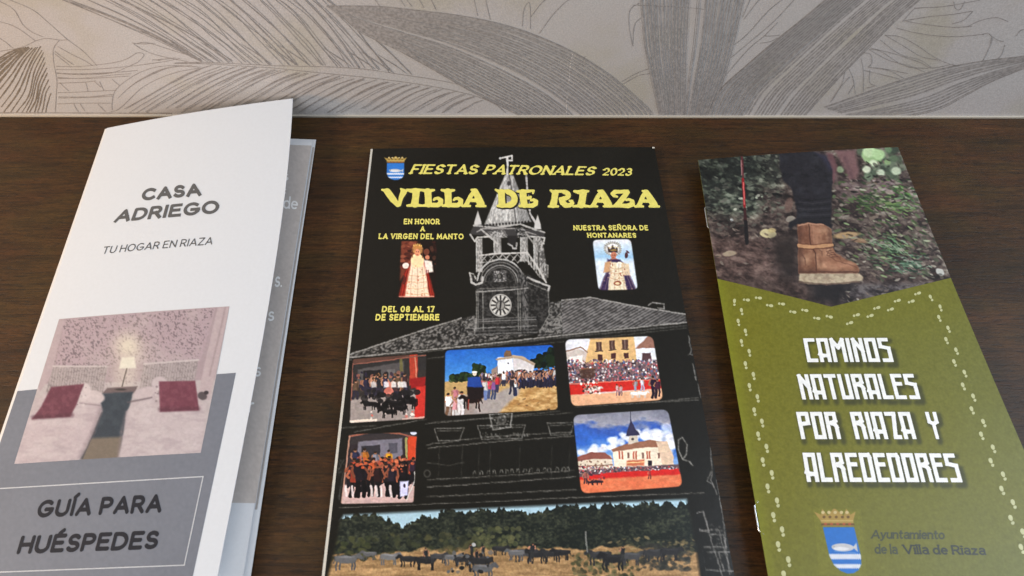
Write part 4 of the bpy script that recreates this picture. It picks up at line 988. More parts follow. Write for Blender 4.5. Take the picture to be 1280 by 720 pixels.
g = [(26, 44, 26), (40, 60, 32), (56, 76, 40), (20, 34, 24)]
c.blobs(120, (563, 466, 590, 476), g, (1.5, 3.2), .9, test=lambda x, y: y > 466+abs(x-582)*.25); c.blobs(60, (592, 456, 606, 470), g, (1.5, 3.4), 1); c.blobs(130, (664, 436, 694, 458), [(18, 34, 22), (30, 48, 28), (14, 26, 18)], (1.5, 4), 1, test=lambda x, y: y > 452-(x-660)*.55)
c.poly([(622, 447), (640, 446), (644, 470), (622, 470)], (222, 226, 236), soft=.7); c.poly([(640, 446), (650, 447), (668, 455), (666, 466), (643, 470)], (202, 196, 196), soft=.7); c.poly([(619, 449), (641, 444), (652, 445), (669, 454), (668, 457), (650, 449), (641, 447.5), (621, 451)], (172, 150, 130), soft=.6)
c.poly([(630, 446), (630, 441), (633, 438), (638, 438), (640, 445)], (120, 92, 70), soft=.6); c.ell(635, 454, 1, 1.2, (80, 76, 80)); c.poly([(614, 462), (622, 457), (622, 470), (614, 470)], (150, 130, 120))
P_ = [(210, 205, 206), (196, 90, 96), (60, 80, 130), (225, 222, 222), (120, 60, 70), (90, 110, 160), (200, 150, 160), (48, 46, 56)]
for i in range(120):
    x = c.rs.uniform(600, 664); y = 468+c.rs.uniform(0, 10)+(x < 625)*3; person(c, x, y+3, 9, P_[c.rs.randint(8)], (60, 56, 70))
for i in range(30):
    x = 646+i*1.7; person(c, x, 484+c.rs.uniform(-2, 2)-(x-646)*.05, 20+c.rs.uniform(-2, 2), [(40, 40, 58), (60, 54, 80), (90, 70, 70), (200, 196, 196), (54, 62, 104)][i % 5], (44, 42, 60))
for x, y, h, t, l in ((562, 520, 30, (226, 224, 226), (120, 90, 70)), (571, 508, 26, (210, 130, 140), (200, 200, 204)), (568, 524, 26, (214, 150, 156), (210, 206, 206)), (576, 518, 28, (226, 222, 224), (214, 208, 208)), (603, 496, 26, (206, 90, 110), (90, 90, 120)), (611, 497, 24, (200, 66, 84), (90, 100, 140)), (617, 498, 24, (140, 90, 150), (70, 80, 110)), (621, 490, 22, (214, 60, 70), (60, 60, 90)), (607, 499, 24, (226, 222, 222), (110, 130, 180)), (644, 494, 26, (224, 222, 222), (40, 50, 80)), (640, 492, 22, (50, 46, 54), (50, 50, 70)), (630, 482, 18, (226, 220, 220), (60, 60, 80))): person(c, x, y, h, t, l)
quadruped(c, 590, 510, 22, (40, 28, 26), 1, -1); c.poly([(585, 472), (600, 471), (604, 486), (584, 486)], (36, 70, 150), soft=.8); c.ell(593, 467.5, 2.6, 3, (206, 190, 172)); c.ell(593, 465.2, 3.4, 1.3, (226, 222, 214)); c.poly([(583, 484), (605, 484), (604, 498), (585, 500)], (36, 26, 28), soft=1); c.line([(598, 500), (600, 514)], 2, (60, 36, 32)); c.line([(586, 500), (585, 512)], 2, (130, 60, 50))
c.blobs(16, (640, 492, 700, 520), [(110, 84, 56), (60, 48, 40)], (1, 2.6), .4, .6)
photo('procession_photo', q, c, 6)
# bullring with ochre house
q = [(706, 424.5), (816, 420), (829, 500), (714.5, 508)]
c = Cv(698, 412, 838, 516, 3, (214, 214, 220))
c.poly([(730, 450), (738, 424), (792, 419), (797, 452), (797, 462), (728, 462)], (214, 174, 118), soft=.8); c.line([(738, 424), (792, 419.5)], 2, (170, 140, 110), .7, 1)
for x, y in ((745, 427.5), (761.5, 426), (777.5, 425)): c.poly([(x, y), (x+7, y-.4), (x+7.5, y+11), (x+.5, y+11.5)], (92, 66, 58)); c.line([(x-.5, y+12), (x+8.5, y+11.6)], 1, (60, 50, 50)); c.line([(x+3.6, y), (x+3.8, y+11)], .6, (150, 130, 120))
for x, y in ((747, 443.5), (763.5, 442), (780, 441.5)): c.poly([(x, y), (x+6, y-.3), (x+6.4, y+6.6), (x+.4, y+7)], (84, 52, 50))
c.poly([(794, 436), (812, 418), (820, 422), (822, 436)], (150, 108, 92), soft=.8); c.poly([(794, 436), (822, 435), (826, 456), (797, 458)], (216, 218, 224), soft=.6); c.poly([(802, 442), (813, 441), (815, 452), (803, 453)], (92, 66, 70))
c.poly([(706, 440), (722, 436), (734, 440), (730, 462), (708, 466)], (196, 184, 176), soft=1); c.line([(706, 440), (726, 434), (734, 440)], 1.6, (150, 122, 104)); c.poly([(712, 446), (728, 444), (728, 452), (712, 455)], (226, 222, 216))
P_ = [(70, 66, 80), (130, 96, 100), (200, 190, 190), (176, 110, 120), (96, 104, 140), (226, 222, 222), (54, 46, 54), (190, 80, 80), (150, 120, 110), (110, 80, 78)]
c.poly([(708, 456), (826, 450), (828, 476), (714, 482)], (110, 90, 96), soft=1.5); c.blobs(900, (708, 450, 828, 478), P_, (.6, 1.5), 1.2, 1, .4)
c.poly([(724, 462), (744, 460), (744, 472), (726, 474)], (74, 50, 40), .8, 1); c.line([(724, 462), (745, 460)], 1.4, (120, 84, 62))
c.poly([(711, 481), (750, 478), (828, 474), (829, 486), (752, 490), (713, 495)], (206, 44, 36), soft=1); c.line([(712, 480), (829, 474)], 1.2, (228, 120, 96), .8); c.poly([(713, 494), (829, 486), (832, 504), (714, 512)], (222, 168, 130), soft=1.2)
for x, y, l in ((735, 492, 12), (745, 491, 11)): quadruped(c, x, y, l, (206, 190, 180), 1, 1)
c.blobs(60, (725, 476, 750, 492), [(230, 222, 214), (110, 80, 70), (80, 50, 44), (200, 150, 130)], (.6, 1.8)); 
for x in (772, 776): person(c, x, 494, 14, (190, 150, 150), (120, 90, 100))
for x in (794, 803): quadruped(c, x, 497, 12, (232, 226, 220), 1, 1); person(c, x, 488, 14, (190, 190, 200), (150, 150, 170))
person(c, 818, 497, 25, (50, 34, 60), (40, 30, 50)); person(c, 822, 495, 22, (80, 40, 60), (50, 36, 50))
photo('bullring_photo', q, c, 8)
# dancers in the street
q = [(436, 543), (521.5, 540), (517, 628), (426, 630)]
c = Cv(418, 532, 530, 638, 3, (54, 46, 50))
c.poly([(434, 543), (522, 540), (521, 552), (434, 556)], (60, 54, 56), soft=1); c.poly([(448, 552), (503, 548), (503, 574), (446, 576)], (116, 112, 124), soft=1); c.poly([(452, 558), (475, 556), (475, 572), (452, 574)], (56, 54, 60)); c.poly([(486, 554), (497, 554), (497, 566), (486, 567)], (84, 82, 92))
c.line([(436, 546), (470, 539), (500, 542), (521, 548)], 2.4, (150, 92, 76), .9, 1); c.line([(437, 546), (427, 628)], 2, (160, 120, 104)); c.line([(519, 548), (517, 626)], 2, (160, 108, 92)); c.poly([(510, 546), (521, 546), (519, 574), (509, 576)], (200, 70, 40), soft=1); c.ell(517, 541, 4, 3, (196, 200, 226)); c.line([(508, 548), (508, 576)], 3, (150, 140, 90)); 
c.poly([(430, 606), (520, 600), (517, 630), (426, 632)], (190, 160, 156), soft=1.5)
for x, t in ((458, (216, 130, 50)), (487, (224, 160, 40)), (470, (120, 120, 132)), (446, (60, 60, 90))): person(c, x, 590, 28, t, (50, 46, 56))
for i in range(24): person(c, c.rs.uniform(436, 518), 606+c.rs.uniform(-6, 3), 32, [(36, 30, 40), (190, 70, 44), (50, 40, 50), (60, 44, 60), (206, 96, 56), (30, 28, 34)][c.rs.randint(6)], (34, 30, 36), (156, 88, 64))
for i in range(12): person(c, c.rs.uniform(434, 508), 620+c.rs.uniform(-8, 2), 42, [(30, 24, 28), (40, 34, 44), (150, 62, 44), (34, 30, 34), (56, 34, 36)][i % 5], (24, 22, 26), (146, 84, 62))
c.blobs(60, (436, 572, 518, 590), [(206, 92, 54), (188, 84, 60), (50, 38, 40), (222, 130, 90)], (.9, 2.4), 1, .8)
for x in (432, 440, 464, 476, 488, 470): c.line([(x, 608), (x+1, 620)], 3, (222, 206, 204), .85, 1)
c.poly([(500, 602), (511, 601), (510, 619), (500, 621)], (196, 194, 226), soft=1); c.ell(505.5, 607, 1.6, 2.4, (60, 50, 70)); c.line([(508, 625), (519, 600), (518, 590)], 1.4, (206, 200, 196), .8)
photo('dancers_photo', q, c, 3)
# main square with town hall
q = [(716, 519), (835, 511.5), (853.6, 608), (726.7, 617)]
c = Cv(708, 504, 862, 624, 3, (60, 100, 180))
X, Y = c.X, c.Y; nn = c.n(26, 12, 4, octaves=4)
c.A = c.ramp((Y-512)/60+(nn-.5)*.5, [(0, (120, 122, 138)), (.22, (150, 150, 164)), (.36, (58, 92, 176)), (.7, (52, 104, 196)), (1, (120, 160, 214))])
for x, y, r in ((770, 552, 10), (783, 546, 9), (764, 560, 7), (795, 544, 10), (812, 546, 13), (828, 542, 14), (838, 548, 12), (820, 556, 9), (838, 560, 11), (748, 562, 8), (738, 565, 7), (755, 560, 6), (728, 567, 6)):
    c.blobs(9, (x-r*.7, y-r*.5, x+r*.7, y+r*.5), [(226, 228, 234), (240, 240, 244), (196, 200, 214)], (r*.35, r*.6), .75, .8, 2.5)
c.poly([(766, 562), (800, 553), (820, 551), (829, 556), (834, 575), (836, 588), (768, 590)], (226, 212, 190), soft=.7); c.poly([(764, 562), (783, 555), (812, 550), (834, 553), (830, 558), (800, 560), (766, 565)], (150, 104, 82), soft=.7); c.poly([(820, 552), (834, 552), (842, 572), (842, 586), (830, 588)], (214, 186, 160), soft=.7)
c.poly([(785, 556), (786, 545), (797, 544), (798, 553)], (196, 184, 170), soft=.6); c.poly([(782, 545), (784, 538), (787.5, 526), (788.5, 521), (789.5, 526), (794, 536), (800, 544)], (58, 56, 84), soft=.6); c.line([(788.4, 522), (788, 514)], .8, (70, 66, 84)); c.ell(791, 549, 1.6, 1.8, (90, 80, 80))
for x in (773, 776.5, 791, 794, 808, 811): c.poly([(x, 564), (x+2, 564), (x+2.2, 574), (x+.2, 574)], (176, 84, 60), .9, .5)
for x in (784, 802, 822): c.poly([(x, 566), (x+2.6, 566), (x+2.6, 573), (x, 573)], (120, 84, 74), .9, .5)
c.poly([(783, 576), (805, 574), (805, 582), (783, 583)], (196, 104, 70), .9, 1); c.poly([(810, 576), (815, 576), (815, 582), (810, 582)], (50, 40, 50)); c.line([(783, 579), (805, 577)], 1, (238, 200, 140))
c.poly([(720, 572), (738, 566), (764, 570), (768, 590), (721, 592)], (212, 196, 176), soft=.7); c.poly([(719, 572), (740, 565), (756, 566), (766, 574), (742, 574), (720, 577)], (140, 84, 74), soft=.7); c.blobs(30, (724, 576, 764, 588), [(110, 76, 66), (150, 110, 90)], (.7, 1.3)); c.line([(720, 583), (766, 581)], 1.2, (120, 80, 70), .7)
c.poly([(721, 588), (850, 580), (852, 592), (722, 600)], (100, 78, 84), soft=1); c.blobs(420, (722, 583, 850, 592), P_, (.5, 1.2), 1.1, 1, .4)
c.poly([(722, 597), (760, 591), (848, 586), (851, 594), (760, 600), (724, 602)], (204, 40, 36), soft=.8); c.poly([(722, 600), (851, 593), (856, 614), (726, 622)], (216, 112, 74), soft=1.2); sl, pk = c.pm([(722, 600), (851, 593), (856, 614), (726, 622)], 1.2); c.put(sl, pk*np.clip((c.n(10, 4, 5, sl)-.4), 0, .4), (232, 146, 104))
for x in (738, 744, 749): quadruped(c, x, 606, 8, (48, 34, 44), 1, -1)
c.blobs(24, (728, 592, 756, 602), [(206, 60, 70), (180, 90, 100), (80, 50, 60)], (.7, 1.6)); person(c, 812, 598, 10, (190, 60, 60), (120, 60, 60)); person(c, 732, 604, 14, (190, 110, 100), (90, 60, 60))
photo('town_hall_photo', q, c, 9)
# cattle drive along the foot
q = [(425, 643), (866, 622), (878, 735), (405, 735)]
c = Cv(396, 612, 890, 748, 2, (60, 66, 50))
X, Y = c.X, c.Y
top = np.interp(X, [396, 425, 470, 520, 600, 700, 870], [640, 640, 637, 634, 632, 628, 624])
c.A[:] = (168, 200, 216)
tree = np.interp(X, [396, 440, 458, 478, 492, 502, 512, 530, 545, 560, 600, 640, 660, 690, 720, 890], [660, 645, 640, 644, 650, 658, 654, 645, 644, 638, 637, 638, 642, 634, 632, 626])+(c.n(6, 30, 3, octaves=4)-.5)*16+(c.n(2.4, 2.4, 33)-.5)*5
t = np.clip((c.n(3.2, 2.6, 7, octaves=4)-.45)*2.0+(c.n(18, 14, 77)-.5)*1.1+.18+np.clip((680-X)/600, -.1, .1), 0, 1)[..., None]
m = np.clip((Y-tree)/1.2, 0, 1)[..., None]; c.A = c.A*(1-m)+m*(np.array((22, 28, 24))*(1-t)+np.array((62, 66, 52))*t)
g = np.interp(X, [396, 430, 470, 530, 640, 720, 800, 890], [690, 690, 692, 684, 683, 686, 682, 690])+(c.n(16, 16, 12)-.5)*10
m = np.clip((Y-g)/2.5, 0, 1)[..., None]; t = np.clip((c.n(22, 4, 8, octaves=4)-.3)*1.6+(c.n(1.6, 2.4, 88)-.5)*.8, 0, 1)[..., None]
c.A = c.A*(1-m)+m*(np.array((132, 104, 70))*(1-t)+np.array((196, 158, 112))*t)
c.blobs(90, (404, 672, 470, 700), [(52, 58, 36), (70, 72, 44), (38, 42, 30)], (2, 5), .6, .8, 1.2); c.blobs(80, (480, 668, 600, 692), [(58, 62, 42), (76, 74, 48), (40, 44, 32)], (2, 5), .8, .7, 1.2)
c.blobs(260, (716, 690, 800, 735), [(66, 66, 42), (90, 86, 56), (48, 50, 34), (110, 104, 72)], (1, 3.4), .8, .8, 1); c.blobs(70, (592, 660, 650, 686), [(84, 88, 58), (64, 68, 44), (100, 100, 66)], (1.5, 4), .9, .7, 1)
c.blobs(90, (760, 672, 870, 700), [(120, 104, 70), (150, 130, 92), (70, 68, 48)], (1.5, 4), .5, .7, 1)
c.blobs(120, (800, 680, 862, 712), [(46, 46, 42), (60, 60, 54), (34, 36, 32)], (2, 5), .6, .8, 1.2)
for x, y, l, k in ((433, 712, 30, 96), (487, 706, 22, 110), (510, 708, 22, 40), (533, 712, 28, 34), (548, 704, 20, 60), (566, 706, 24, 98), (578, 708, 20, 44), (600, 714, 30, 40), (604, 722, 26, 90), (625, 694, 18, 40), (655, 702, 24, 60), (672, 704, 24, 38), (690, 702, 22, 44), (702, 700, 20, 34), (750, 706, 26, 50), (768, 712, 30, 32), (790, 706, 26, 66), (818, 702, 24, 50), (838, 700, 26, 40), (645, 700, 20, 96), (462, 700, 18, 90)):
    quadruped(c, x, y, l, (k, k, k+2), 1, 1 if int(x) % 3 else -1)
for x, y in ((596, 696), (604, 690), (665, 690), (778, 694), (533, 696), (590, 690)): person(c, x, y+6, 16, (40, 42, 46), (40, 40, 40))
c.ell(592, 681, 2.4, 2.4, (170, 170, 170)); c.blobs(26, (560, 690, 616, 716), [(34, 34, 34), (92, 94, 98)], (1.5, 3.5), .8); c.line([(732, 665), (734, 690)], 2, (140, 140, 136), .7)
g_ = c.A.copy(); c.blur(1.6); c.A = np.clip(g_+(g_-c.A)*.5, 0, 255); c.photoize(1.0, 4, .05, 1.0); c.blur(.3); c.A += (c.n(1.3, 1.3, 99, octaves=1)[..., None]-.5)*6
sl, pk = c.pm([(425, 652), (430, 644), (440, 643.5), (640, 634), (858, 624), (862, 640), (872, 700), (880, 760), (400, 760), (418, 690)], 2.4)
full = np.zeros(X.shape); full[sl] = pk; c.A = c.A*full[..., None]+np.array(BLK)*(1-full[..., None])
patch('cattle_drive_photo', P2, [(418, 636), (867, 618), (884, 727), (405, 727)], c, .7, .00010, pr, gloss, 1.0)
# the two holy figures
q = [(501.5, 301.5), (546, 301.5), (544, 371.7), (498, 371.7)]
c = Cv(492, 294, 554, 378, 3, (34, 24, 20))
c.poly([(501, 300), (522, 300), (520, 330), (500, 350)], (120, 60, 44), soft=2); c.blobs(50, (501, 302, 524, 336), [(150, 84, 62), (100, 46, 36), (60, 30, 26)], (1, 2.4), 2, .7, ang=1.5); c.blobs(30, (534, 302, 548, 330), [(60, 30, 26), (80, 50, 40), (30, 22, 20)], (1, 2.6))
c.poly([(516, 328), (532, 328), (544, 372), (498, 372), (506, 340)], (166, 52, 36), soft=1.2); c.poly([(515, 322), (528, 322), (533, 345), (537, 372), (506, 372), (511, 345)], (232, 206, 178), soft=1); c.ell(522, 326, 8, 9, (240, 206, 158), 1, 0, 1.5)
c.ell(522, 312, 7, 6, (206, 150, 90), .8, 0, 1.5); c.ell(522, 316, 3.2, 4.4, (214, 140, 104)); c.poly([(517, 311), (519, 304), (522, 307), (525, 304), (527, 311)], (190, 130, 70), soft=1)
c.ell(533, 315, 3.6, 4.2, (110, 62, 46)); c.ell(534, 322, 3, 3, (190, 120, 90)); c.poly([(530, 325), (540, 327), (542, 340), (532, 342)], (230, 216, 204), soft=1); c.ell(507, 332, 4, 3.4, (226, 206, 196), 1, 0, 1); c.ell(505, 350, 3, 6, (60, 40, 36), .6)
c.blobs(70, (507, 332, 536, 371), [(206, 160, 130), (244, 224, 200), (196, 120, 90), (226, 190, 160)], (.5, 1.2), 1, .8, .4, test=lambda x, y: abs(x-521.5) < 8+(y-330)*.18)
for x0, x1 in ((512, 506), (516, 513), (522, 522), (528, 531), (532, 537)): c.line([(x0, 334), ((x0+x1)/2, 352), (x1, 371)], .8, (176, 132, 108), .55, .8)
for x0, x1 in ((507, 500), (510, 503), (535, 541), (533, 538)): c.line([(x0, 338), (x1, 371)], 1.2, (104, 28, 24), .7, 1)
for y in (344, 352, 360, 367): c.line([(512-(y-340)*.15, y), (522, y+1.5), (532+(y-340)*.15, y)], .7, (196, 140, 92), .6, .6)
c.ell(520.8, 315, .5, .5, (70, 40, 34)); c.ell(523.4, 315, .5, .5, (70, 40, 34)); c.ell(522.2, 318.3, .9, .4, (150, 66, 56)); c.line([(516, 312), (516, 322)], 1.2, (120, 76, 46), .8, .8); c.line([(528, 312), (528, 322)], 1.2, (120, 76, 46), .8, .8)
for k in range(5): c.ell(517.5+k*2.3, 305.5+abs(k-2)*.7, .8, 1.3, (224, 178, 96), .9, 0, .5)
c.line([(499, 371), (542, 371)], 2, (214, 150, 130), .7)
photo('virgin_photo', q, c, 2, .5, .35)
q = [(740.6, 300), (788.5, 299), (797.3, 362), (748, 363)]
c = Cv(732, 292, 804, 370, 3, (206, 214, 224))
c.A = c.ramp((c.Y-300)/60, [(0, (222, 222, 226)), (.35, (150, 190, 222)), (.45, (206, 218, 230)), (1, (214, 220, 230))])
c.ell(766, 311, 11, 9, (176, 172, 166), .9, 0, 1); c.ell(766, 311.5, 8.6, 7, (226, 224, 222), .9, 0, 1)
for i in range(24):
    a = i*math.pi/12; c.line([(766+8*math.cos(a), 311+6.6*math.sin(a)), (766+11.5*math.cos(a), 311+9.4*math.sin(a))], .8, (140, 134, 126), .8, .4)
c.poly([(760, 316), (759, 308), (763, 311), (766, 306), (769, 311), (773, 308), (772, 316)], (70, 56, 60), soft=.7); c.ell(767, 319, 3.8, 4.4, (190, 120, 96)); c.ell(767, 326, 6, 4, (176, 110, 90), 1, 0, 1)
c.poly([(759, 324), (775, 324), (784, 336), (796, 364), (748, 364), (758, 338)], (64, 48, 84), soft=1.2); c.poly([(756, 328), (764, 326), (762, 340), (754, 341)], (196, 150, 110), soft=1); c.poly([(774, 328), (786, 330), (788, 344), (776, 344)], (214, 190, 160), soft=1)
c.poly([(763, 328), (776, 328), (780, 345), (784, 364), (760, 364), (762, 345)], (222, 206, 178), soft=1); c.ell(783, 319, 2.4, 3.6, (90, 60, 66)); c.ell(785, 315, 2.6, 1.2, (96, 70, 80), 1, .6); c.ell(774, 331, 3, 4, (230, 220, 206))
c.blobs(60, (760, 328, 782, 362), [(160, 90, 70), (190, 150, 110), (240, 230, 210), (206, 180, 140)], (.5, 1.2), 1, .8, .4); c.blobs(50, (750, 344, 794, 363), [(110, 70, 90), (40, 36, 66), (150, 120, 110)], (.5, 1.4), 1, .7, .4, test=lambda x, y: abs(x-771) > 11)
for x0, x1 in ((765, 762), (769, 768), (773, 775), (777, 781)): c.line([(x0, 330), (x1, 363)], .7, (170, 140, 110), .5, .7)
for y in (335, 341, 348): c.line([(763, y), (771, y+1.6), (779, y)], .7, (176, 120, 84), .6, .6)
for x0, x1 in ((759, 750), (762, 756), (782, 790), (784, 794)): c.line([(x0, 340), (x1, 362)], .9, (150, 128, 120), .5, .8)
c.ell(765.6, 318.6, .5, .5, (60, 36, 34)); c.ell(768.4, 318.6, .5, .5, (60, 36, 34)); c.ell(767, 321.6, .9, .4, (140, 62, 54)); c.ell(767, 312.5, 4.2, 1.4, (150, 122, 70), .9, 0, .6)
for k in range(5): c.ell(761.5+k*2.7, 308.5+abs(k-2)*.6, .8, .9, (206, 184, 130), .9, 0, .5)
c.ell(772, 354, 5, 3, (150, 84, 60), .9); c.ell(772, 354, 3, 1.6, (226, 200, 160), .9)
photo('virgin_photo', q, c, 6, .5, .35)
# coat of arms
def crest(cv, cx, cy, w, h, sk):
    """shield of blue over white waves with a fish, under a gold crown; cx, cy top middle of the shield"""
    B_, W_ = (44, 118, 206), (226, 230, 242)
    def p(x, y): return (cx+(x)*w/2+sk*y, cy+y*h)
    out = [p(-1, 0), p(1, 0), p(1.02, .62), p(.93, .8), p(.68, .93), p(.3, 1.0), p(-.1, 1.01), p(-.5, .95), p(-.84, .82), p(-1, .62)]
    cv.poly(out, B_, soft=.5); sl, pk = cv.pm(out, .5); full = np.zeros(cv.X.shape); full[sl] = pk
    for y0, y1 in ((.58, .70), (.80, .90)):
        m = np.zeros(cv.X.shape); yy = (cv.Y-cy)/h+.012*np.sin(cv.X*2.4)
        m = np.clip((yy-y0)*h/.5, 0, 1)*np.clip((y1-yy)*h/.5, 0, 1)*full
        cv.A = cv.A*(1-m[..., None])+np.array(W_)*m[..., None]
    f = p(-.02, .44); cv.ell(f[0], f[1], w*.36, h*.085, (206, 206, 210), 1, .04, .5); cv.ell(f[0]-w*.05, f[1]+h*.03, w*.25, h*.04, (236, 236, 240), 1, 0, .5); cv.poly([p(.62, .44), p(.92, .34), p(.88, .54)], (206, 206, 210), soft=.5); cv.ell(f[0]-w*.28, f[1]-h*.02, .5, .5, (60, 60, 70)); cv.line([p(-.6, .52), p(.7, .56)], .5, (226, 228, 236), .6)
    gd, dk = (176, 146, 74), (96, 70, 34)
    cr = [p(-1, -.02), p(-1.06, -.14), p(-1.36, -.34), p(-.95, -.27), p(-.78, -.40), p(-.52, -.25), p(0, -.42), p(.5, -.25), p(.76, -.4), p(.95, -.27), p(1.32, -.34), p(1.04, -.14), p(1.0, -.02)]
    cv.poly(cr, gd, soft=.5); cv.line([p(-1, -.06), p(1, -.06)], h*.05, dk, .8, .5); cv.line([p(-1, -.14), p(1, -.14)], h*.03, (206, 180, 110), .8, .4)
    for x in (-.78, -.4, 0, .4, .76): cv.ell(*p(x, -.32), w*.055, h*.035, (214, 194, 140), 1, 0, .4); cv.ell(*p(x, -.22), w*.05, h*.03, dk, .8, 0, .4); cv.ell(*p(x, -.07), w*.05, h*.025, (190, 90, 60), .8, 0, .4)
c = Cv(476, 190, 514, 230, 5, BLK); crest(c, 494.5, 204, 21.5, 21, -.5); c.blur(.2)
patch('coat_of_arms', P2, [(480, 193.5), (510, 193.5), (509, 227), (479, 227)], c, .4, .00008, pr, gloss, 1.0)
# lettering
yel = paper_mat('yellow_lettering', (.74, .66, .15), .34, .5, .04, 500)
black_ink = paper_mat('black_lettering_shadow', (.012, .012, .010), .34, .5, .04, 500)
Q2 = dict(page=P2, parent=pr, mat=yel)
NB = dict(nib=(.55, .42), r=.118, gap=.3, serif=.12, inset=.08)
def ital(q, k):
    q = np.array(q, float); q[0, 0] += k; q[1, 0] += k; q[3, 0] -= k*.2; return q
for s_, q in (('FIESTAS', [(514, 205.5), (598, 206.2), (597, 218), (511, 217.6)]), ('PATRONALES', [(606, 206), (745, 208.5), (743, 219.4), (603, 218)]), ('2023', [(753, 210), (791, 210.5), (790, 220), (752, 219.3)])):
    text_mesh('lettering', text=s_, quad=ital(q, 2.6 if s_ != '2023' else .8), off=.00011, res=2.6, **dict(NB, **Q2))
for s_, q in (('VILLA', [(477, 236), (606.5, 236.6), (607.5, 259.2), (479.5, 258.6)]), ('DE', [(619, 237), (671, 237.6), (673.5, 259.6), (620.5, 259.4)]), ('RIAZA', [(686, 237.8), (820, 238), (824.5, 259.6), (685.5, 259.6)])):
    text_mesh('lettering', P2, s_, q, pr, black_ink, .00011, font=FAT, gap=-.07, r=.06, inset=0, grow=.06, shift=(1.0, .9))
    text_mesh('lettering', text=s_, quad=q, off=.00014, font=FAT, gap=-.07, r=.06, inset=0, grow=.012, **Q2)
SB = dict(r=.125, gap=.42, serif=.17, space=.5, res=2.4, inset=.09, off=.00011)
for s_, q in (('EN HONOR', [(504.5, 273.6), (550, 273.8), (550, 280.6), (504, 280.4)]), ('A', [(525.5, 282.8), (531.5, 282.8), (531.5, 289.4), (524.8, 289.4)]), ('LA VIRGEN DEL MANTO', [(473.5, 292), (580, 292.4), (580, 299.2), (472.5, 298.8)]),
              ('NUESTRA SEÑORA DE', [(716, 281.8), (810, 281.8), (811, 288), (716.5, 288)]), ('HONTANARES', [(733, 291.2), (795, 291.4), (796, 297.2), (734, 297.1)]),
              ('DEL 08 AL 17', [(477.5, 382.8), (544, 382.8), (544, 390.2), (476.5, 390.2)]), ('DE SEPTIEMBRE', [(469.5, 392.8), (550, 392.8), (550, 400.6), (468.5, 400.6)])):
    text_mesh('lettering', text=s_, quad=q, **dict(SB, **Q2))

# ================================================================== booklet on the right: walking guide
gd = thing('walking_guide', 'olive green booklet titled CAMINOS NATURALES with a hiking boot photo', 'booklet')
P3 = Page([((872.5, 200), .0075, (1122.5, 184), .0095), ((913, 446), .0078, (1226, 437), .0085), ((963, 736), .0080, (1356, 735), .0080)], bow=.0008)
satin = paper_mat('satin_print', None, .42, .3, .08, 600)
green_edge = paper_mat('green_cover_edge', (.12, .13, .03), .5, .4, .1, 600)
slab('pages', P3, .075, .990, .006, .994, -.0003, -.0044, gd, page_edge)
slab('back_cover', P3, .075, 1, .002, .998, -.0045, -.0055, gd, green_edge, flat=.0003)
slab('cover', P3, 0, 1, 0, 1, 0, -.0003, gd, green_edge, nu=24, nv=30)
# rounded spine under the left edge
t = np.linspace(0, 1, 50); cols = []
for a in np.linspace(0, 1, 7):
    p = P3.S(0*t, t, 0); p[:, 2] -= .0003+a*.0070; p[:, 0] += .0075*math.sin(a*math.pi*.5); cols.append(p)
link('spine', grid_mesh(np.stack(cols[::-1], 1)), gd, green_edge)
E_ = Cv(862, 340, 1372, 750, 1.5, (118, 118, 30))
n1 = E_.n(90, 90, 5); E_.A = E_.ramp(np.clip((E_.X-900)/330, 0, 1)*.3+n1*.35, [(0, (128, 124, 26)), (.5, (122, 122, 44)), (1, (106, 114, 60))])
E_.A += (E_.n(1.6, 1.6, 6, octaves=2)[..., None]-.5)*20+(E_.n(6, 6, 7)[..., None]-.5)*8
gx = np.clip(1-(E_.X-(872.5+(E_.Y-200)*.169))/14, 0, 1)[..., None]*.5; E_.A = E_.A*(1-gx)+np.array((146, 152, 34))*gx  # highlight along the left fold, painted into the green
# title shadow printed behind the letters
sh = Cv(862, 340, 1372, 750, 1.5, (0, 0, 0))
lines = (('CAMINOS', [(1003.8, 423), (1109.5, 422.5), (1117, 452.6), (1009.5, 452.8)]), ('NATURALES', [(996, 468), (1142, 467.5), (1150.5, 499), (1003, 499.5)]),
         ('POR', [(995, 515), (1044.5, 515), (1051.5, 549), (1002, 549)]), ('RIAZA', [(1062, 515), (1136.5, 515), (1145.5, 549), (1070, 549)]), ('Y', [(1156, 515), (1169.5, 515), (1178, 549), (1166, 549)]), ('ALREDEDORES', [(1003, 566), (1193, 567), (1203, 603), (1009, 602.5)]))
for s_, q in lines:
    gl, W = layout(s_, DECO, .215, .3)
    for ch, gx, sts in gl:
        for st in sts:
            pts = [tuple(bilin(q, (gx+x)/W, 1-y)+np.array([3.6, 3.8])) for x, y in st]; sh.line(pts, 6.4, (255, 255, 255), 1, 1)
sh.blur(2.0); m = sh.A[..., :1]/255*.62; E_.A = E_.A*(1-m)+np.array((44, 46, 26))*m
vv = P3.uv([896, 1184], [349, 347])
patch('green_print', P3, None, E_, 1.1, .00004, gd, satin, .70, uvq=[(0, vv[1][0]-.004), (1, vv[1][1]-.004), (1, 1), (0, 1)])
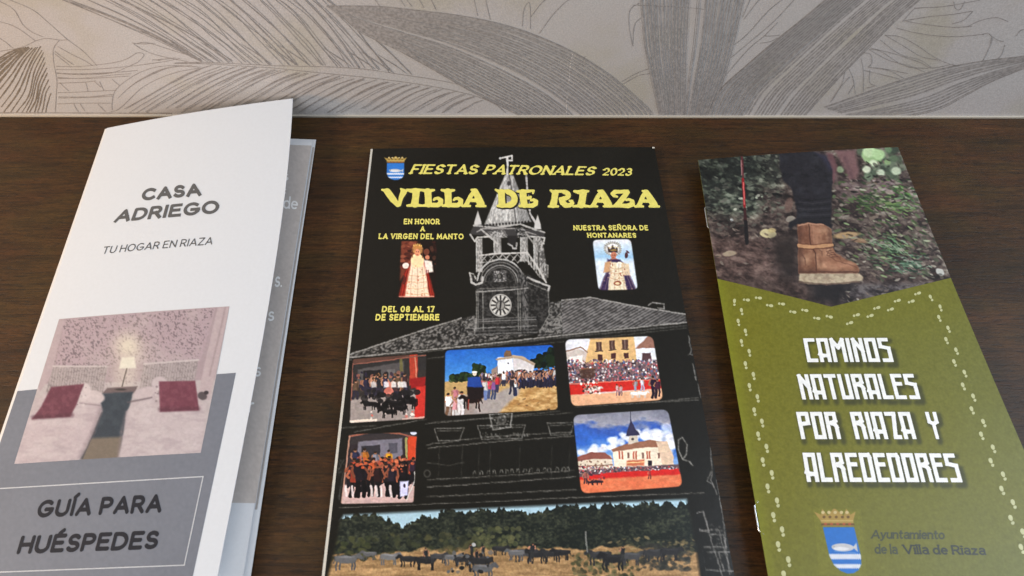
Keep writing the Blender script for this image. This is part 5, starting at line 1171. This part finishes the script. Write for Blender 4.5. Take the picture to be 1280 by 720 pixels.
# photograph of the boot
C = Cv(864, 176, 1200, 398, 2.5, (72, 62, 58))
X, Y = C.X, C.Y
M = lambda x, y: (870+x/3.428, 180+y/3.428)
n = C.n(13, 7, 21, octaves=4, ang=.15); n2 = C.n(40, 26, 22); n3 = C.n(5, 3, 23, octaves=3, ang=.3)
C.A = C.ramp(n*.75+n3*.35-.06, [(.2, (30, 26, 26)), (.4, (62, 50, 48)), (.52, (92, 78, 72)), (.64, (118, 104, 94)), (.76, (158, 148, 134)), (.9, (196, 190, 176))])
def blend(sel, ramp, a=1):
    m = np.clip(sel, 0, 1)[..., None]*a; C.A = C.A*(1-m)+ramp*m
dark = C.ramp(n*.8+n3*.3, [(.3, (26, 29, 28)), (.55, (44, 49, 45)), (.68, (84, 94, 80)), (.8, (130, 138, 122))])
blend(np.clip((930+n2*70-X)/25, 0, 1)*np.clip((262-Y+n2*30)/18, 0, 1), dark, .95)
blend(np.clip((985-X)/14, 0, 1)*np.clip((240-Y+n2*30)/25, 0, 1), dark, .8)
blend(np.clip((915-X)/14, 0, 1)*np.clip((230-Y)/18, 0, 1), dark*.55, .7)
soil = C.ramp(n*.6+n3*.4, [(.3, (60, 45, 42)), (.5, (100, 78, 72)), (.7, (134, 108, 100))])
blend(np.clip((Y-284-n2*14)/14, 0, 1)*np.clip((1010-X)/20, 0, 1), soil, .95); blend(np.clip((Y-335-n2*10)/14, 0, 1), soil*.72, .9)
soil2 = C.ramp(n*.7+n3*.5, [(.3, (38, 34, 36)), (.55, (66, 60, 62)), (.8, (112, 106, 106))])
blend(np.clip((Y-350)/8, 0, 1)*np.clip((X-1040)/20, 0, 1), soil2, .9)
pink = C.ramp(n, [(.3, (84, 66, 66)), (.6, (130, 108, 108)), (.8, (164, 146, 140))])
blend(np.clip(1-abs(Y-236)/22, 0, 1)*np.clip((X-1042)/8, 0, 1)*np.clip((1125-X)/20, 0, 1), pink, .8)
# greens right
for i in range(520):
    x = C.rs.uniform(1040, 1180); y = C.rs.uniform(215, 350)
    if C.rs.rand() > .55+.3*math.sin(x*.11+y*.07): continue
    c0 = [(54, 66, 46), (78, 84, 66), (100, 90, 78), (44, 40, 38), (128, 112, 98), (92, 110, 74), (150, 142, 126), (66, 50, 46)][C.rs.randint(8)]
    C.ell(x, y, C.rs.uniform(2, 6), C.rs.uniform(.8, 2.2), c0, .8, C.rs.uniform(-.2, .9), .9)
for cx, cy, nn_, pal, ang in ((1085, 247, 60, [(58, 86, 48), (84, 116, 60), (42, 58, 40)], .25), (1115, 256, 60, [(90, 124, 66), (124, 152, 88), (66, 92, 54)], .15), (1120, 236, 30, [(96, 140, 70), (60, 92, 52)], .4), (1137, 250, 25, [(130, 160, 112), (92, 120, 84)], .2),
                              (1112, 306, 60, [(74, 110, 74), (110, 150, 104), (150, 176, 140), (44, 66, 46)], .35), (1135, 330, 70, [(70, 104, 78), (106, 142, 112), (150, 172, 148), (40, 60, 46)], .3), (1070, 262, 20, [(60, 90, 44)], .3), (1100, 322, 30, [(96, 124, 88), (60, 84, 58)], .2), (1150, 300, 30, [(80, 84, 66), (110, 112, 92)], .9)):
    for _ in range(nn_):
        x = cx+C.rs.normal(0, 11); y = cy+C.rs.normal(0, 6); l = C.rs.uniform(3, 9); a_ = ang+C.rs.uniform(-.35, .35)
        C.line([(x, y), (x+l*math.cos(a_), y+l*math.sin(a_))], C.rs.uniform(.8, 2.0), pal[C.rs.randint(len(pal))], .85, 1)
for i in range(14):
    x = 1056+i*5; C.line([(x, 296+i*.6), (x+16, 299+i*1.6)], 1.2, (150, 178, 140), .6, .8)
C.ell(1175, 340, 6, 4, (206, 206, 196), .9, .5, 1.2); C.ell(1058, 294, 16, 4, (196, 160, 110), .85, -.12, 2); C.ell(1075, 301, 10, 3, (160, 120, 90), .8, .1, 2)
C.blobs(40, (1080, 225, 1118, 240), [(150, 130, 126), (110, 90, 90), (180, 164, 158)], (2, 5), .4, .7, 1); C.ell(1112, 241, 6, 2, (176, 150, 146), .8, .1, 1)
# bokeh top right
C.blobs(70, (1076, 180, 1130, 222), [(90, 112, 84), (70, 84, 70), (130, 150, 120), (50, 60, 50)], (3, 7), 1, .6, 2)
for x, y, r, c0 in ((1090, 195, 13, (170, 208, 140)), (1086, 190, 8, (206, 232, 176)), (1098, 193, 8, (190, 226, 160)), (1083, 212, 5.5, (232, 240, 206)), (1092, 204, 5, (226, 238, 200)), (1101, 216, 5, (214, 228, 196)), (1120, 214, 6, (206, 220, 186)), (1110, 187, 5, (110, 140, 100)), (1118, 198, 5, (96, 116, 86)), (1109, 203, 4, (150, 180, 120)), (1050, 212, 5, (150, 170, 130))):
    C.ell(x, y, r, r*.8, c0, .85, .3, 2.2)
# bokeh left
C.blobs(46, (925, 232, 975, 268), [(96, 100, 86), (130, 136, 118), (64, 66, 58)], (1.5, 4.5), .6, .75, 1); C.blobs(26, (946, 192, 974, 232), [(104, 112, 96), (150, 152, 134), (60, 64, 56)], (1.5, 5), .7, .75, 1, ang=.9)
C.blobs(50, (884, 222, 930, 290), [(84, 86, 78), (58, 58, 52), (110, 108, 98)], (1.5, 4.5), .5, .7, 1); C.blobs(9, (905, 240, 965, 262), [(196, 196, 178), (176, 184, 160)], (1.2, 3), .7, .9)
C.ell(960, 292, 10.5, 5.5, (206, 192, 144), 1, .1, 1); C.ell(965, 288, 5, 3, (196, 176, 120), .8, 0, 1); C.ell(912, 317, 9, 3.2, (176, 156, 130), .9, -.1, 1); C.ell(898, 320, 4, 2, (150, 130, 110), .8); C.ell(914.5, 275, 2, 2, (196, 200, 200), .9)
C.ell(988, 274, 6, 3.6, (150, 142, 128), .9, -.3, 1); C.ell(986, 256, 5, 9, (120, 90, 80), .7, .2, 2)
for i in range(900):
    x = C.rs.uniform(874, 1185); y = C.rs.uniform(200, 380)
    if 962 < x < 1078 and y > 180 and abs(x-1012) < 34: continue
    up = y < 285; rt = x > 1035
    if y > 300 and not rt and C.rs.rand() < .7: continue
    pal = [(30, 27, 26), (46, 40, 38), (122, 106, 96), (150, 138, 124), (88, 72, 66), (176, 166, 150)] if rt or not up else [(20, 22, 22), (34, 38, 36), (92, 98, 84), (118, 122, 108), (60, 62, 56)]
    k = C.rs.uniform(1.2, 4.2); C.ell(x, y, k, k*C.rs.uniform(.2, .5), pal[C.rs.randint(len(pal))], C.rs.uniform(.35, .85), C.rs.uniform(-.5, .9), .6)
for i in range(150):
    x = C.rs.normal(1116, 30); y = C.rs.normal(282, 42)
    if x < 1045 or x > 1182 or y < 222 or y > 350: continue
    k = C.rs.uniform(1.5, 4.5); C.ell(x, y, k, k*.28, [(70, 96, 52), (104, 132, 74), (148, 172, 118), (44, 60, 40), (186, 196, 160), (120, 104, 84)][C.rs.randint(6)], .8, C.rs.uniform(0, .7), .6)
# other walker
C.poly([M(560, 40), M(585, 40), M(605, 95), M(600, 150), M(585, 170), M(575, 120)], (110, 74, 78), soft=2); C.poly([M(595, 30), M(680, 25), M(697, 110), M(690, 150), M(655, 155), M(640, 110)], (128, 92, 92), soft=2.5); C.line([M(640, 60), M(665, 140)], 5, (104, 74, 78), .6, 3); C.line([M(600, 130), M(605, 190)], 4, (120, 96, 94), .6, 3)
# shadow and boot
C.poly([M(330, 400), M(425, 385), M(440, 440), M(440, 560), M(380, 580), M(340, 520), M(320, 450)], (36, 31, 30), .8, 9); C.poly([M(490, 590), M(650, 590), M(640, 640), M(600, 690), M(500, 670)], (28, 27, 30), .85, 7); C.poly([M(340, 540), M(700, 560), M(690, 600), M(500, 620)], (48, 42, 44), .45, 8)
leg = [M(355, 40), M(400, 32), M(500, 32), M(560, 55), M(583, 110), M(583, 180), M(578, 335), M(430, 325), M(432, 280), M(408, 190), M(375, 160), M(360, 100)]
C.poly(leg, (39, 38, 44), soft=1.2); sl, pk = C.pm(leg, 1.2); C.put(sl, pk*np.clip((C.n(10, 14, 31, sl)-.45)*1.6, 0, .5), (56, 56, 64)); C.put(sl, pk*np.clip((C.n(12, 5, 33, sl)-.55)*2.5, 0, .6), (22, 22, 26))
C.poly([M(510, 35), M(560, 50), M(583, 110), M(570, 110), M(545, 70)], (58, 56, 78), .7, 3)
for i in range(7): C.line([M(440, 235+i*14), M(500, 242+i*13), M(575, 232+i*14)], 1.3, (62, 61, 66) if i % 2 else (24, 24, 28), .6, 1.2)
C.poly([M(400, 335), M(430, 318), M(560, 322), M(586, 345), M(580, 362), M(555, 350), M(470, 338), M(420, 352), M(405, 368), M(395, 352)], (36, 35, 40), soft=1.2)
SP = lambda pts: [tuple(p) for p in smooth(list(pts)+[pts[0]], 6)]
boot = [M(435, 348), M(480, 338), M(545, 345), M(578, 365), M(582, 400), M(582, 440), M(600, 470), M(640, 495), M(685, 515), M(700, 540), M(690, 556), M(440, 556), M(437, 480), M(440, 420)]
C.poly(boot, (158, 108, 80), soft=1)
sl, pk = C.pm(boot, 1); t = np.clip((C.n(9, 9, 41, sl)-.3)*1.8, 0, 1)[..., None]; C.put(sl, pk, np.array((126, 80, 58))*(1-t)+np.array((196, 146, 112))*t)
sl, pk = C.pm(boot, 1); bx = (C.X[sl]-870)*3.428; by = (C.Y[sl]-180)*3.428
C.put(sl, pk*np.clip((468-bx)/34, 0, .65), (84, 52, 42)); C.put(sl, pk*np.clip(1-abs(bx-520)/34, 0, 1)*np.clip((440-by)/40, 0, 1)*.35, (196, 142, 110)); C.put(sl, pk*np.clip((bx-556)/26, 0, .55)*np.clip((436-by)/20, 0, 1), (92, 58, 46))
C.put(sl, pk*np.clip((by-528)/26, 0, .6), (96, 60, 46)); C.put(sl, pk*np.clip(1-np.hypot((bx-655)/42, (by-516)/17), 0, 1)*.7, (212, 160, 126)); C.put(sl, pk*np.clip(1-np.hypot((bx-545)/36, (by-490)/30), 0, 1)*.4, (196, 144, 112))
for x0, y0, x1, y1 in ((560, 462, 590, 492), (572, 458, 606, 488), (590, 474, 622, 500), (452, 470, 470, 520), (530, 455, 540, 480)): C.line([M(x0, y0), M((x0+x1)/2+4, (y0+y1)/2-4), M(x1, y1)], 1.0, (90, 54, 42), .6, 1.2)
C.poly([M(440, 350), M(500, 345), M(505, 430), M(445, 430)], (128, 76, 58), .3, 4); C.poly([M(540, 470), M(600, 480), M(690, 530), M(685, 548), M(560, 540)], (186, 128, 96), .55, 6)
C.line([M(484, 342), M(490, 430), M(512, 470), M(516, 545)], 1.4, (86, 50, 38), .85, .8); C.line([M(500, 345), M(506, 430)], 1, (176, 124, 96), .7, .8)
C.line([M(440, 436), M(500, 442), M(582, 432)], 4.4, (206, 150, 104), .9, 1); C.line([M(440, 446), M(500, 452), M(582, 442)], 1.2, (104, 60, 44), .8, .8); C.line([M(440, 428), M(500, 433), M(582, 424)], 1, (104, 60, 44), .7, .8)
C.line([M(582, 440), M(560, 475), M(600, 500), M(690, 528)], 1, (110, 66, 50), .6, 1); C.line([M(440, 350), M(480, 341), M(546, 347)], 1.6, (190, 140, 112), .8, .8); C.line([M(442, 548), M(690, 550)], 1.6, (92, 58, 46), .8, .8)
for i in range(5): C.line([M(556+i*4, 450+i*9), M(574+i*8, 446+i*9)], 1, (96, 58, 44), .7, .7)
sole = [M(445, 556), M(700, 556), M(716, 570), M(712, 584), M(650, 598), M(480, 600), M(440, 586)]
C.poly(sole, (196, 176, 146), soft=1); sl, pk = C.pm(sole, 1); C.put(sl, pk*np.clip((C.n(5, 4, 51, sl)-.45)*2, 0, .5), (140, 118, 96)); C.line([M(442, 592), M(560, 602), M(700, 590)], 2, (110, 88, 74), .8, 1.5)
# pole
C.line([M(196, 50), M(203, 150)], 2.4, (96, 44, 48), .95, .7); C.line([M(194, 70), M(196, 130)], 1.4, (176, 120, 120), .8, .6); C.line([M(201, 150), M(208, 280)], 3.2, (150, 28, 34), .98, .8); C.line([M(202, 165), M(207, 260)], 1.3, (226, 110, 104), .9, .6); C.line([M(208, 280), M(212, 335)], 3.8, (64, 34, 36), .98, .8); C.line([M(212, 335), M(218, 425)], 4.6, (30, 28, 30), .98, 1)
g_ = C.A.copy(); C.blur(1.8); C.A = np.clip(g_+(g_-C.A)*.45, 0, 255); C.photoize(.8, 5, .05, .88); C.blur(.3); C.A += (C.n(1.3, 1.3, 61, octaves=1)[..., None]-.5)*7
# the photograph ends in a shallow point over the green
V1 = np.array([(896.5, 348.5), (1039, 383.5), (1184.5, 347.5)])
top = [(873.5, 201), (1122, 185.2)]
S_, T2 = np.meshgrid(np.linspace(0, 1, 480), np.linspace(0, 1, 330))
u0, v0 = P3.uv([873, 1122], [201, 185]); ub, vb = P3.uv(V1[:, 0], V1[:, 1])
uu = S_*1.0
vbot = np.interp(uu, [0, ub[1], 1], [vb[0], vb[1], vb[2]])
vv2 = vbot*T2
Pp = P3.S(uu, vv2, .00008); x, y = to_px(P3.S(uu, vv2))
link('boot_photo', grid_mesh(Pp, lin(np.clip(C.at(x, y), 0, 255))*.82), gd, satin)
whi = paper_mat('white_title_lettering', (.80, .80, .78), .42, .4, .05, 600)
for s_, q in lines:
    text_mesh('lettering', P3, s_, q, gd, whi, .00010, font=DECO, gap=.215, space=.3, r=.073, square=True, inset=.073)
olive_ink = paper_mat('olive_lettering', (.04, .046, .018), .42, .4, .05, 600)
text_mesh('lettering', P3, 'Ayuntamiento', [(1089, 662), (1181, 662.5), (1181.5, 674.5), (1088, 673.5)], gd, olive_ink, .0001, r=.085, gap=.2, serif=.09, res=2.4)
text_mesh('lettering', P3, 'de la', [(1092, 680), (1121.5, 680.5), (1123, 693), (1093, 692.4)], gd, olive_ink, .0001, r=.085, gap=.2, serif=.08, space=.3, res=2.4)
text_mesh('lettering', P3, 'Villa de Riaza', [(1126.5, 680.5), (1231, 682), (1233.4, 694), (1129, 693)], gd, paper_mat('dark_olive_lettering', (.018, .021, .010), .42, .4, .05, 600), .0001, r=.085, gap=.23, serif=.1, space=.3, res=2.4)
c = Cv(1012, 632, 1084, 724, 5, (120, 121, 62)); c.A = np.array(E_.at(c.X, c.Y)); crest(c, 1048, 659, 39, 57.5, 13.0)
c.blur(.25); patch('coat_of_arms', P3, [(1016, 636), (1076, 636), (1084, 720), (1024, 720)], c, .5, .00008, gd, satin, .78)
# footprints round the border: sole and heel of each
FP = [(918, 378, 90), (933, 375, 5), (948, 372.5, 5), (962, 382, 8), (977, 380, 8), (991, 390, 10), (1006, 388, 10), (1021, 398, 8), (1036.5, 396, 14), (1062, 404, -18), (1070.5, 394, -14), (1087.6, 395, -18), (1096, 385, -15), (1113, 387, -18), (1121.6, 376, -15), (1139, 377, -18), (1147, 367, -18), (1163.6, 372.5, 62), (1175.5, 385, 70)]
FP += [(918, 378.5, 85)][:0]+[(x, y, 78) for x, y in ((927, 389.5), (923, 403), (932, 415.4), (927, 428.6), (936.7, 441), (932, 456.5), (942, 470), (937, 484), (947, 498), (943, 514.6), (952.7, 528.8), (948, 545), (958.4, 560.4), (953.7, 577.4), (965, 593.5), (959.8, 610.5), (971.6, 628), (967, 646.4), (978, 664.3), (973, 683), (985.8, 702), (980, 720))]
FP += [(x, y, 66) for x, y in ((1174, 398), (1185.5, 411.6), (1183, 425.8), (1195.5, 439), (1193, 453.7), (1206, 467), (1204, 483), (1217, 497), (1215, 513), (1229.5, 528.8), (1227, 544.8), (1241.7, 561), (1239, 578), (1254.5, 595), (1252.6, 613), (1266.8, 630), (1264, 649.7), (1279, 666.7), (1277, 686))]
V = []; F = []
for i, (x, y, a) in enumerate(FP):
    k = .72+.42*max(0, (y-370)/350); a = math.radians(a); ca, sa = math.cos(a), math.sin(a)
    if a < 0.4: ca, sa = -ca, -sa
    for dx_, rx, ry in ((-2.2, 3.9, 2.5), (4.3, 2.1, 2.1)):
        t = np.linspace(0, 2*math.pi, 12, endpoint=False); lx = (dx_+rx*np.cos(t))*k; ly = ry*np.sin(t)*(1-.15*np.cos(t))*k
        px = x+lx*ca-ly*sa; py = y+lx*sa+ly*ca
        u, v = P3.uv(px, py); b0 = sum(len(q) for q in V); V.append(P3.S(u, v, .0001)); F.append(tuple(range(b0+11, b0-1, -1)))
me = bpy.data.meshes.new('footprint_print'); me.from_pydata(np.vstack(V).tolist(), [], F); me.update()
link('footprint_print', me, gd, paper_mat('pale_footprint_ink', (.47, .47, .24), .42, .4, .05, 600))
# staples on the spine
stl, _nt, _b = mat_new('staple_steel'); _b.inputs['Base Color'].default_value = (.75, .78, .80, 1); _b.inputs['Metallic'].default_value = 1; _b.inputs['Roughness'].default_value = .25
for y0, y1 in ((256, 287), (627, 668)):
    u, v = P3.uv([872.5+(y0-200)*.169]*1, [y0]); v0_ = v[0]; v1_ = P3.uv([872.5+(y1-200)*.169], [y1])[1][0]
    t = np.linspace(0, 1, 9); c0 = P3.S(0*t-.004, v0_+(v1_-v0_)*t, -.0004)
    c0[0] += (.0016, 0, .0002); c0[-1] += (.0016, 0, .0002)
    ring = []
    for a in np.linspace(0, 2*math.pi, 8, endpoint=False): ring.append(c0+np.array([.00033*math.cos(a), 0, .00033*math.sin(a)]))
    R_ = np.stack(ring+[ring[0]], 1)[:, ::-1]
    link('staple', grid_mesh(R_), gd, stl)
